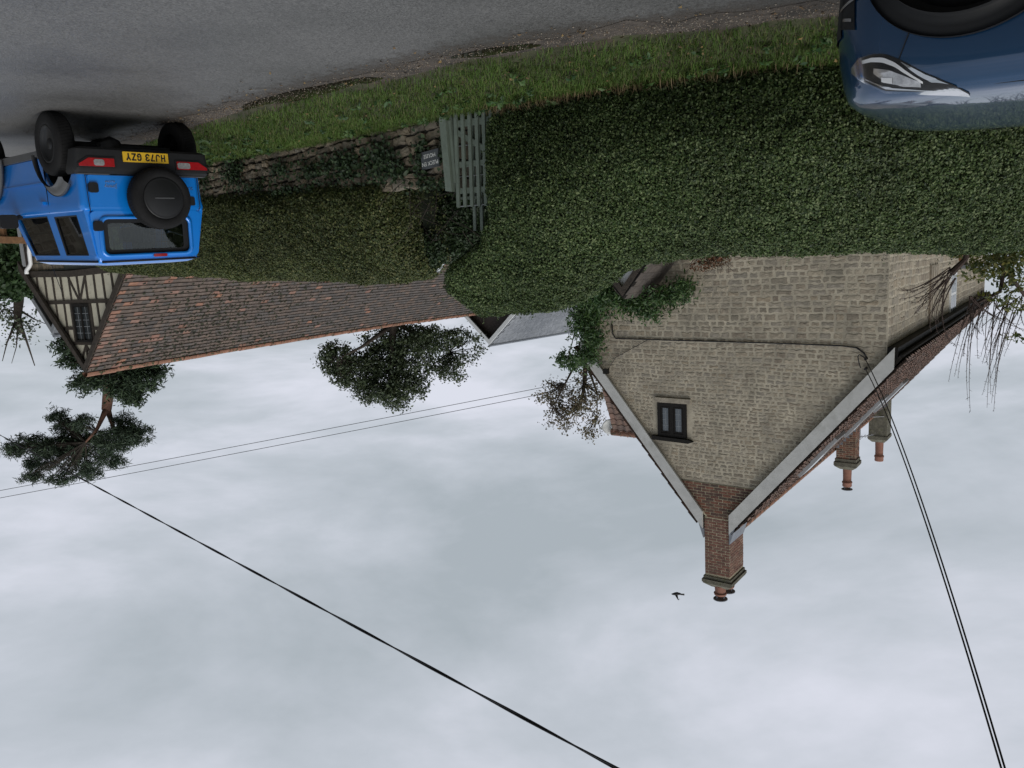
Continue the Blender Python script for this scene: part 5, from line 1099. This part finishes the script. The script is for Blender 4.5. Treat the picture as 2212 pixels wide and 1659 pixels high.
M_lens = bpy.data.materials.new('headlamp_lens'); M_lens.use_nodes = True
def _hl():
    nt = M_lens.node_tree; N = nt.nodes; L = nt.links; N.remove(N['Principled BSDF']); t = N.new('ShaderNodeBsdfTransparent'); g = N.new('ShaderNodeBsdfGlossy'); g.inputs['Roughness'].default_value = .16
    f = N.new('ShaderNodeFresnel'); f.inputs[0].default_value = 1.3; m = N.new('ShaderNodeMixShader'); L.new(f.outputs[0], m.inputs[0]); L.new(t.outputs[0], m.inputs[1]); L.new(g.outputs[0], m.inputs[2]); L.new(m.outputs[0], N['Material Output'].inputs[0])
_hl()
LX = [.083, .253, .373, .438, .502, .568, .605]; LLO = [1.022, .931, .849, .813, .799, .802, .830]; LUP = [1.028, 1.008, .988, .975, .938, .894, .855]
def lampp(u0, u1, v0, v1, off, sg_, name, m, parent, nu_=24, nv=8):
    rows = []; ls = lambda q, k: float(np.interp(k, np.linspace(0, 1, len(q)), q)) if isinstance(q, list) else q
    for i in range(nv + 1):
        r = []
        for k in range(nu_ + 1):
            f = k / nu_; x = lerp(.605, .083, lerp(u0, u1, f)); v = lerp(ls(v0, f), ls(v1, f), i / nv); z = lerp(float(np.interp(x, LX, LLO)), float(np.interp(x, LX, LUP)), v)
            h = 1e-3; y = nhalf(x, z); n_ = Vector((-(nhalf(x + h, z) - y) / h, 1, -(nhalf(x, z + h) - y) / h)).normalized(); zz = z + nz_fn(x, 0, z)
            r.append((x + n_.x * off, sg_ * (y + n_.y * off), zz + n_.z * off))
        rows.append(r)
    if sg_ > 0: rows = rows[::-1]
    return MB().grid(rows).build(name, m, parent, True, local=True)
for sg_ in (-1, 1):
    hl_ = lampp(0, 1, 0, 1, .003, sg_, 'headlamp', M_trim, nav)
    lampp(.04, .66, [.14, .12, .10, .14, .30, .48], [.30, .26, .24, .28, .42, .58], .007, sg_, 'daytime_strip', M_white, hl_)
    lampp(.47, .86, [.05, .06, .08, .12], [.06, .25, .40, .14], .006, sg_, 'chrome_wedge', M_chrome, hl_)
    lampp(.22, .64, [.45, .42, .48, .56], [.62, .80, .84, .78], .005, sg_, 'reflector', M_clear, hl_)
    lampp(.10, .20, [.40, .40], [.66, .70], .006, sg_, 'projector_lens', M_dark, hl_)
    lampp(.30, .40, [.66, .62], [.78, .80], .008, sg_, 'projector_lens', M_white, hl_)
    lampp(.14, .92, [.86, .90, .90, .86], [.91, .95, .95, .93], .007, sg_, 'upper_chrome', M_chrome, hl_)
    lampp(-.01, 1.0, -.02, 1.03, .011, sg_, 'lens', M_lens, hl_)
    patch([(.62, .40), (.72, .38), (.70, .62), (.60, .66)], .006, sg_, 'intake_grille', M_trim, nav); patch([(.60, .50), (.71, .515), (.71, .53), (.60, .515)], .012, sg_, 'chrome_blade', M_chrome, nav); patch([(.62, .60), (.68, .575), (.68, .59), (.62, .615)], .012, sg_, 'chrome_blade', M_chrome, nav)
    gp_ = MB(); pts_ = [(.30, .80), (.335, .85)]; 
    pn = []
    for k in range(9): f = k / 8; x = lerp(.315, .375, f); z = lerp(.70, .862, f); pn.append((x, sg_ * (nhalf(x, z) + .0015), z))
    gp_.tube(pn, .0028, 4).build('panel_gap', M_dark, nav, local=True)
def nfront(y, z):
    a = [l[0] for l in NLV]; xf = float(np.interp(z, a, [l[2] for l in NLV])); w_ = float(np.interp(z, a, [l[3] for l in NLV])); rf = float(np.interp(z, a, [l[5] for l in NLV])); c = max(0, (abs(y) - (w_ - rf)) / rf); return xf - rf + rf * (1 - min(1, c) ** 2.6) ** (1 / 2.6)
MB().grid([[(nfront(y, z) + .008, y, z) for y in np.linspace(-.66, .66, 27)] for z in np.linspace(.27, .66, 9)]).build('front_grille', M_trim, nav, True, local=True)
MB().grid([[(nfront(y, z) + .016, y, z) for y in np.linspace(-.60, .60, 25)] for z in np.linspace(.50, .515, 3)]).build('chrome_bar', M_chrome, nav, True, local=True)
bnl = []
for sg_ in (-1, 1):
    pn = [(x, sg_ * (nhalf(x, 1.0) - .015), 1.0 + nz_fn(x, 0, 1.0) + .003) for x in [.5 - k * .12 for k in range(11)]]; MB().tube(pn, .004, 5).build('bonnet_gap', M_dark, nav, local=True)

# ------------------------------------------------------------------ trees and shrubs
def blob_pts(c, r, n, shell=.55):
    v = rng.normal(size=(n, 3)); v = v / np.linalg.norm(v, axis=1, keepdims=True); rad = rng.uniform(shell ** 3, 1, (n, 1)) ** (1 / 3)
    return np.array(c) + v * rad * np.array(r)
def px_blob(x, y, rx, ry, Y, dep=.8):
    c = P(x, y, Y); k = Y / F_ ; return (tuple(c), (rx * k, (rx + ry) / 2 * k * dep, ry * k))
def tree(name, label, cat, Y, base_px, trunk, limbs, blobs, m, ll, lw, bark, dens=1., twig=.012, cl=.35, up=.2, drop=0., twn=14, brm=None):
    b = P(*base_px, Y); o = thing(name, label, cat, (b.x, b.y, -.9)); t = MB()
    pts = [P(x, y, Y) for x, y, _ in trunk]; t.tube(pts, [r for *_, r in trunk], 10); t.build('trunk', bark, o, True)
    lm = MB(); lp = list(pts)
    for l in limbs:
        q = [P(x, y, Y + dY) for x, y, dY, _ in l]; MB().tube(q, [r for *_, r in l], 7).build('limb', bark, o, True); lp += q
    pos = []; tb = MB()
    for (x, y, rx, ry, n) in blobs:
        c, r = px_blob(x, y, rx, ry, Y + random.uniform(-.04, .04) * Y * .5); n = int(n * dens)
        sub = blob_pts(c, r, max(3, n // 26), .25)      # leaf clumps
        for s_ in sub:
            kk = 26; pos.append(s_ + rng.normal(size=(kk, 3)) * cl * np.array([1, 1, .75]))
        near = min(lp, key=lambda q: (q - Vector(c)).length)
        for s_ in sub[:: max(1, len(sub) // twn)]:
            s_ = Vector(s_); md = near.lerp(s_, .55) + Vector((0, 0, drop)) ; tb.tube(bez(near, md, s_, 4), [twig * 2.2, twig * 1.8, twig * 1.3, twig, twig * .5], 4, False)
    if lm.v: lm.build('limbs', bark, o, True)
    if tb.v: tb.build('branches', brm or bark, o, kind='stuff')
    pos = np.concatenate(pos); cr_ = link('crown', leaves('crown', pos, rng.normal(size=pos.shape), ll, lw, m, 1., up), o, kind='stuff'); return o
# scots pine
tree('pine_tree', 'tall pine with bare reddish forked trunk and flat dark crown', 'tree', 38, (236, 600),
     [(236, 560, .34), (236, 700, .32), (237, 800, .29), (234, 850, .26), (230, 885, .23)],
     [[(231, 880, 0, .17), (221, 902, -.4, .12), (208, 930, -.6, .08), (185, 955, -.8, .04)], [(231, 882, 0, .17), (239, 905, .4, .12), (246, 930, .6, .08), (252, 955, .8, .04)], [(236, 760, 0, .08), (222, 762, -.5, .05)]],
     [(60, 960, 52, 20, 900), (120, 968, 52, 24, 1300), (190, 962, 56, 26, 1500), (250, 950, 44, 28, 1100), (292, 938, 36, 26, 800), (150, 930, 24, 34, 700), (125, 905, 18, 30, 420), (180, 915, 22, 20, 420), (265, 915, 24, 26, 420), (95, 1000, 50, 20, 800), (170, 1005, 48, 20, 800), (235, 995, 40, 20, 600), (70, 1030, 30, 14, 300), (130, 1035, 34, 14, 320), (190, 1025, 30, 12, 280), (30, 975, 26, 14, 260)], M_pine, .27, .04, M_pbark, 1.9, .008, .13, brm=M_bark)
# dark conifer behind the barn ridge
tree('cypress_tree', 'dark drooping conifer showing behind the barn ridge', 'tree', 34, (280, 600), [(280, 560, .3), (282, 700, .2), (285, 800, .08)], [],
     [(280, 770, 46, 40, 1300), (330, 765, 34, 24, 800), (300, 820, 42, 34, 1000), (285, 855, 24, 22, 380), (205, 815, 32, 26, 620), (160, 775, 30, 26, 560), (140, 745, 26, 14, 300), (175, 830, 22, 18, 300), (255, 830, 30, 30, 600), (345, 800, 20, 14, 220)], M_cyp, .24, .06, M_bark, 1.8, .02, .18, -.3, -.2)
# broadleaf evergreen in the middle
tree('evergreen_tree', 'dense dark evergreen tree rising behind the long tiled roof', 'tree', 41, (850, 600), [(850, 560, .3), (850, 680, .25), (848, 760, .15), (845, 830, .06)], [[(850, 700, 0, .15), (780, 750, -1, .08), (730, 775, -1.2, .04)], [(850, 690, 0, .15), (920, 740, 1, .08), (970, 760, 1.2, .04)]],
     [(730, 775, 42, 36, 1200), (775, 800, 48, 46, 1700), (830, 790, 50, 56, 2100), (850, 850, 34, 38, 1200), (885, 790, 46, 60, 1700), (800, 845, 34, 26, 700), (930, 740, 46, 32, 1000), (860, 730, 80, 28, 1600), (950, 790, 26, 30, 420), (975, 730, 40, 24, 500), (1000, 775, 30, 22, 260), (985, 810, 24, 16, 160), (1035, 745, 20, 20, 120), (905, 840, 22, 22, 240), (740, 815, 26, 24, 320)], M_dleaf, .17, .085, M_bark, 1.9, .010, .17)
tree('autumn_tree', 'thin tree with sparse brown leaves behind the pantiled wing', 'tree', 44, (1260, 700), [(1270, 640, .22), (1268, 740, .18), (1262, 830, .12), (1255, 880, .05)], [[(1268, 740, 0, .1), (1220, 830, -1, .05), (1195, 880, -1.2, .02)], [(1266, 780, 0, .1), (1290, 850, 1, .05), (1290, 900, 1, .02)]],
     [(1200, 850, 42, 30, 520), (1240, 880, 50, 46, 900), (1275, 840, 34, 50, 700), (1280, 915, 28, 36, 420), (1215, 905, 34, 28, 380), (1255, 800, 30, 22, 240), (1175, 860, 20, 16, 120)], M_bleaf, .15, .09, M_bark, 1., .018, .24, twn=24)
tree('sparse_tree', 'nearly bare tree with a few hanging leaves beyond the barn', 'tree', 34, (45, 600), [(42, 590, .22), (40, 650, .2), (38, 690, .14), (48, 720, .05)], [[(40, 690, 0, .09), (55, 730, .5, .05), (75, 790, .8, .02)], [(40, 680, 0, .08), (15, 740, -.5, .03), (5, 780, -.5, .015)], [(42, 670, 0, .06), (75, 690, .5, .03), (100, 700, .5, .012)], [(40, 690, 0, .06), (35, 750, 0, .02), (25, 785, 0, .01)]],
     [(30, 680, 26, 22, 150), (60, 690, 34, 20, 130), (40, 720, 26, 22, 120), (10, 670, 22, 22, 130)], M_dleaf, .14, .09, M_bark, 1., .012, .3, twn=26)
# garden trees at the far right
tree('garden_trees', 'dense dark green garden trees beyond the brown shed', 'tree', 31, (10, 500), [(10, 440, .3), (10, 560, .2), (12, 610, .1)], [], [(-20, 540, 60, 40, 2600), (30, 560, 50, 46, 2800), (10, 600, 60, 36, 2400), (65, 600, 36, 28, 1300), (-40, 600, 50, 40, 1500), (20, 500, 40, 40, 1800)], M_gleaf, .26, .16, M_bark, 1.1, .02, .25)

def plant(name, label, cat, base, pts, m, ll, lw, stems=None, up=.3, spread=1.):
    o = thing(name, label, cat, base); n = len(pts)
    link('foliage', leaves('foliage', np.array(pts), np.tile([.2, -.8, .4], (n, 1)), ll, lw, m, spread, up), o, kind='stuff')
    if stems: stems.build('stems', M_stem, o)
    return o
# wisteria on the house corner and round the porch
wp = []
for (x, y, rx, ry, n, s) in ((1275, 660, 34, 36, 900, -.3), (1260, 700, 24, 34, 560, -.25), (1320, 640, 40, 22, 560, -.7), (1380, 655, 46, 20, 560, -.3), (1440, 640, 40, 20, 460, -.25), (1475, 620, 20, 18, 170, -.25), (1285, 730, 16, 22, 260, -.2), (1270, 770, 22, 18, 300, -.1), (1240, 780, 26, 16, 300, .3), (1215, 775, 14, 14, 90, .5), (1300, 610, 30, 26, 420, -.7), (1400, 680, 30, 14, 140, -.2), (1250, 640, 20, 20, 260, .2)):
    t, z = HP(x, y, s - .25); c = HM @ Vector((t, s - .25, z)); k = (c - EYE).length / F_; q = np.array(tuple(c)) + rng.normal(size=(int(n * 2.0), 3)) * np.array([rx * k * .62, .16, ry * k * .62]); wp.append(q)
wp = np.concatenate(wp); wst = MB(); tA = HM @ Vector((7.4, -.1, -.4)); 
for x, y in ((1275, 660), (1270, 770), (1380, 655), (1470, 625), (1225, 780)): t, z = HP(x, y, -.12); wst.tube(bez(tA, HM @ Vector((7.3, -.15, 2.2)), HM @ Vector((t, -.12, z)), 10), [.05 - .004 * k for k in range(11)], 6)
plant('wisteria', 'leafy green wisteria climbing the house corner above the porch', 'climber', tuple(tA), wp, M_wist, .115, .042, wst, -.1)
rp = []
for (x, y, rx, ry, n) in ((1545, 562, 34, 14, 260), (1520, 575, 30, 12, 120)): c = P(x, y, 12.5); q = blob_pts(tuple(c), (rx * .0075, .2, ry * .0075), n, .1); rp.append(q)
rst = MB()
for k in range(16): a = P(random.uniform(1500, 1570), 520, 12.5); b = P(random.uniform(1480, 1585), random.uniform(560, 592), 12.5); rst.tube([a, b], .004, 4)
plant('russet_shrub', 'russet leaved shrub tips just above the tall hedge', 'shrub', tuple(P(1540, 420, 12.5)), np.concatenate(rp), M_rust, .05, .03, rst)
# arching stems at the left corner of the house
sst = MB(); yl = []
def stem(px0, py0, px1, py1, Y, bow, r=.0068, spur=True):
    a, b = P(px0, py0, Y), P(px1, py1, Y + random.uniform(-.5, .5)); md = (a + b) / 2 + Vector((bow * .5, random.uniform(-.1, .1), abs(bow) * .55)); q = bez(a, md, b, 12); sst.tube(q, [lerp(r, r * .3, k / 12) for k in range(13)], 5, False)
    if spur:
        for k in range(26):
            f = random.random(); i = min(11, int(f * 12)); p = q[i].lerp(q[i + 1], f * 12 - i); sst.tube([p, p + Vector((random.uniform(-.03, .03), random.uniform(-.03, .03), random.uniform(0, .03)))], [.003, .0015], 3, False)
sst.tube([P(2120, 300, 10.4), P(2110, 480, 10.4), P(2085, 560, 10.4), P(2055, 590, 10.4)], [.05, .042, .036, .05], 8); sst.tube([P(2110, 470, 10.4), P(2170, 580, 10.6), P(2160, 630, 10.6), P(2110, 655, 10.6)], [.035, .03, .026, .02], 8); sst.tube([P(2170, 580, 10.6), P(2215, 640, 10.7), P(2240, 660, 10.7)], [.03, .024, .02], 8)
for k in range(20): a = random.uniform(0, 1); stem(2052 + random.uniform(-10, 14), 590 + random.uniform(-14, 14), lerp(1925, 2060, a) + random.uniform(-15, 15), lerp(610, 745, a) + random.uniform(-25, 20), 10.4, .40)
for k in range(30): a = random.uniform(0, 1); x0 = lerp(2095, 2220, a); stem(x0, 650 + random.uniform(-25, 20), x0 - random.uniform(0, 60), random.uniform(720, 895), 10.7, .12)
for k in range(10): stem(random.uniform(2090, 2220), 640, random.uniform(2060, 2230), random.uniform(690, 760), 10.5, .2, .008)
for (x, y, rx, ry, n) in ((2150, 570, 50, 26, 380), (2190, 600, 36, 32, 260), (2110, 590, 30, 20, 110), (2190, 660, 30, 16, 110), (2180, 550, 50, 20, 380), (2200, 730, 18, 10, 46), (2150, 640, 30, 12, 60), (2090, 545, 34, 12, 220)): c = P(x, y, 10.5); yl.append(blob_pts(tuple(c), (rx * .0065, .35, ry * .0065), n, .1))
plant('arching_shrub', 'straggly shrub with long arching dark stems and yellowing leaves behind the hedge', 'shrub', tuple(P(2120, 300, 10.4)), np.concatenate(yl), M_yleaf, .075, .032, sst)

# ------------------------------------------------------------------ overhead wires, bird
def sagline(a, b, n, sag): return [Vector(a).lerp(Vector(b), k / n) - Vector((0, 0, sag * 4 * (k / n) * (1 - k / n))) for k in range(n + 1)]
mbw = MB(); a, b = Vector((-9.6, -3.2, 5.96)), Vector((27.0, 34.3, 5.82)); base = sagline(a, b, 420, .06); dirn = (b - a).normalized(); sd_ = dirn.cross(Vector((0, 0, 1)))
for ph in (0, math.pi): mbw.tube([p + (sd_ * math.cos(k * .29 + ph) + Vector((0, 0, 1)) * math.sin(k * .29 + ph)) * .0085 for k, p in enumerate(base)], .0088, 6, False)
mbw.build('twisted_service_cable', M_wire, None, True, label='thick twisted black cable slung diagonally across the sky', cat='cable')
brk = HM @ Vector((bt, -.14, bz)); brk2 = HM @ Vector((bt, -.14, bz + .20)); e1 = EYE + ray(2171, 1659) * 7.0; e2 = EYE + ray(2163, 1659) * 7.0
for s_, e_, lb_ in ((brk, e1, 'black telephone cable fixed lower on the stone gable corner'), (brk2, e2, 'black telephone cable fixed higher on the stone gable corner')):
    e_ = e_ + Vector((0, 0, .67)); f_ = s_ + (e_ - s_) * 1.5; q = sagline(s_, f_, 60, .75); MB().tube(q, .0105, 6, False).build('house_cable', M_wire, None, True, label=lb_, cat='cable', group='cables running to the stone gable')
for dz, lb_ in ((0, 'upper thin overhead wire of the distant pair across the sky'), (-.62, 'lower thin overhead wire of the distant pair across the sky')):
    a_, b_ = P(-260, 1124, 60), P(1500, 786, 60); MB().tube(sagline(a_ + Vector((0, 0, dz)), b_ + Vector((0, 0, dz * .8)), 40, -.12), .022, 5, False).build('overhead_wire', M_wire, None, label=lb_, cat='cable', group='distant overhead wires')
# crow
cpz = P(1461, 1283, 43); CM = frame(cpz, CR) ; bm2 = MB()
k_ = 43 / F_
bm2.tube([(-.36, 0, .03), (-.30, 0, .03), (-.22, 0, .0), (-.05, 0, -.02), (.10, 0, .0), (.19, 0, .01), (.24, 0, .01), (.30, 0, 0)], [.05, .045, .06, .095, .085, .055, .045, .004], 10)
crow = thing('crow', 'black crow in flight beside the tall brick chimney', 'bird', tuple(cpz)); Mfl = CM @ Matrix.Rotation(R(180 - 6), 4, 'Z') @ Matrix.Diagonal((-1, 1, 1, 1)) if False else CM
bm2.build('body', mat('crow_feather', (.008, .008, .009), .6), crow, True).data.transform(Mfl)
def wing_(sy, tipx, tipz, tipy):
    w1 = MB(); n = 6; rows = []
    for k in range(n + 1):
        f = k / n; cx, cy, cz = lerp(.04, tipx, f), lerp(.03, tipy, f) * sy, lerp(.03, tipz, f); ch = lerp(.16, .05, f ** 1.5); rows.append([(cx + ch * .4, cy, cz), (cx - ch * .6, cy, cz - .02 * (1 - f)), (cx - ch * .6, cy, cz - .02 * (1 - f) - .008), (cx + ch * .4, cy, cz - .012)])
    w1.grid(rows, True); w1.f += [(0, 1, 2, 3), (4 * n + 3, 4 * n + 2, 4 * n + 1, 4 * n)]; w1.mi += [0, 0]
    for k in range(4): t0 = rows[-1][0]; w1.tube([(tipx + .02, tipy * sy * .93, tipz * .92), (tipx - .10 + k * .03 - .04, tipy * sy, tipz * 1.15 + .03 * k - .02)], [.02, .006], 4)
    return w1
wing_(-1, -.04, .22, .22).build('wing', MATS['crow_feather'], crow).data.transform(Mfl); wing_(1, .02, .14, .30).build('wing', MATS['crow_feather'], crow).data.transform(Mfl)
MB().prism([(-.30, .06), (-.30, .0), (-.47, -.02), (-.49, .06), (-.46, .10)], -.012, .012).build('tail', MATS['crow_feather'], crow).data.transform(Mfl)

# ------------------------------------------------------------------ unseen cottages across the lane: one added for shade, one mirrored in glass
def cottage(label, o, dirv, length, height, rise, seed):
    t = thing('unseen_cottage', label, 'house', (o[0], o[1], -.3)); M = frame((o[0], o[1], 0), dirv)
    wl_ = MB().box(0, length, 0, 5, -1.2, height, M).build('wall', M_mortar, t); mb = MB(); wins = [(length * f, 1.0, 2.1) for f in (.2, .5, .8)] + [(length * f, 3.2, 4.2) for f in (.2, .5, .8)]
    for a, b, z0, z1 in courses(0, length, -.6, height - .1, lambda z: .2, lambda z: .42, seed):
        if any(b > w_[0] - .65 and a < w_[0] + .65 and z1 > w_[1] - .1 and z0 < w_[2] + .2 for w_ in wins): continue
        stone_geo(mb, [(a, z0), (b, z0), (b, z1), (a, z1)], .012, .016, rs, M)
    mb.build('stonework', M_stone, wl_, kind='stuff')
    for x, z0, z1 in wins:
        f = MB().box(x - .55, x + .55, -.03, .05, z0, z1, M).build('window', M_white, t)
        for k in range(2): MB().box(x - .48 + k * .5, x - .02 + k * .5, -.034, -.031, z0 + .07, z1 - .07, M).build('pane', M_glass_d, f)
    MB().prism([(-.35, height - .25), (2.5, height + rise), (5.35, height - .25), (5.35, height - .4), (2.5, height + rise - .18), (-.35, height - .4)], -.2, length + .2, M @ Matrix(((0, 1, 0, 0), (1, 0, 0, 0), (0, 0, 1, 0), (0, 0, 0, 1)))).build('roof', M_tile_d, t)
cottage('unseen stone cottage added behind the viewer to shade the hedge', (2.2, -4.2), Vector((-1, -.12, 0)), 15, 4.8, 2.6, 71)
cottage('stone cottage beside the lane, mirrored in the blue car windows', (22.5, 22.0), Vector((-.55, -.835, 0)), 13, 5.0, 2.8, 72)
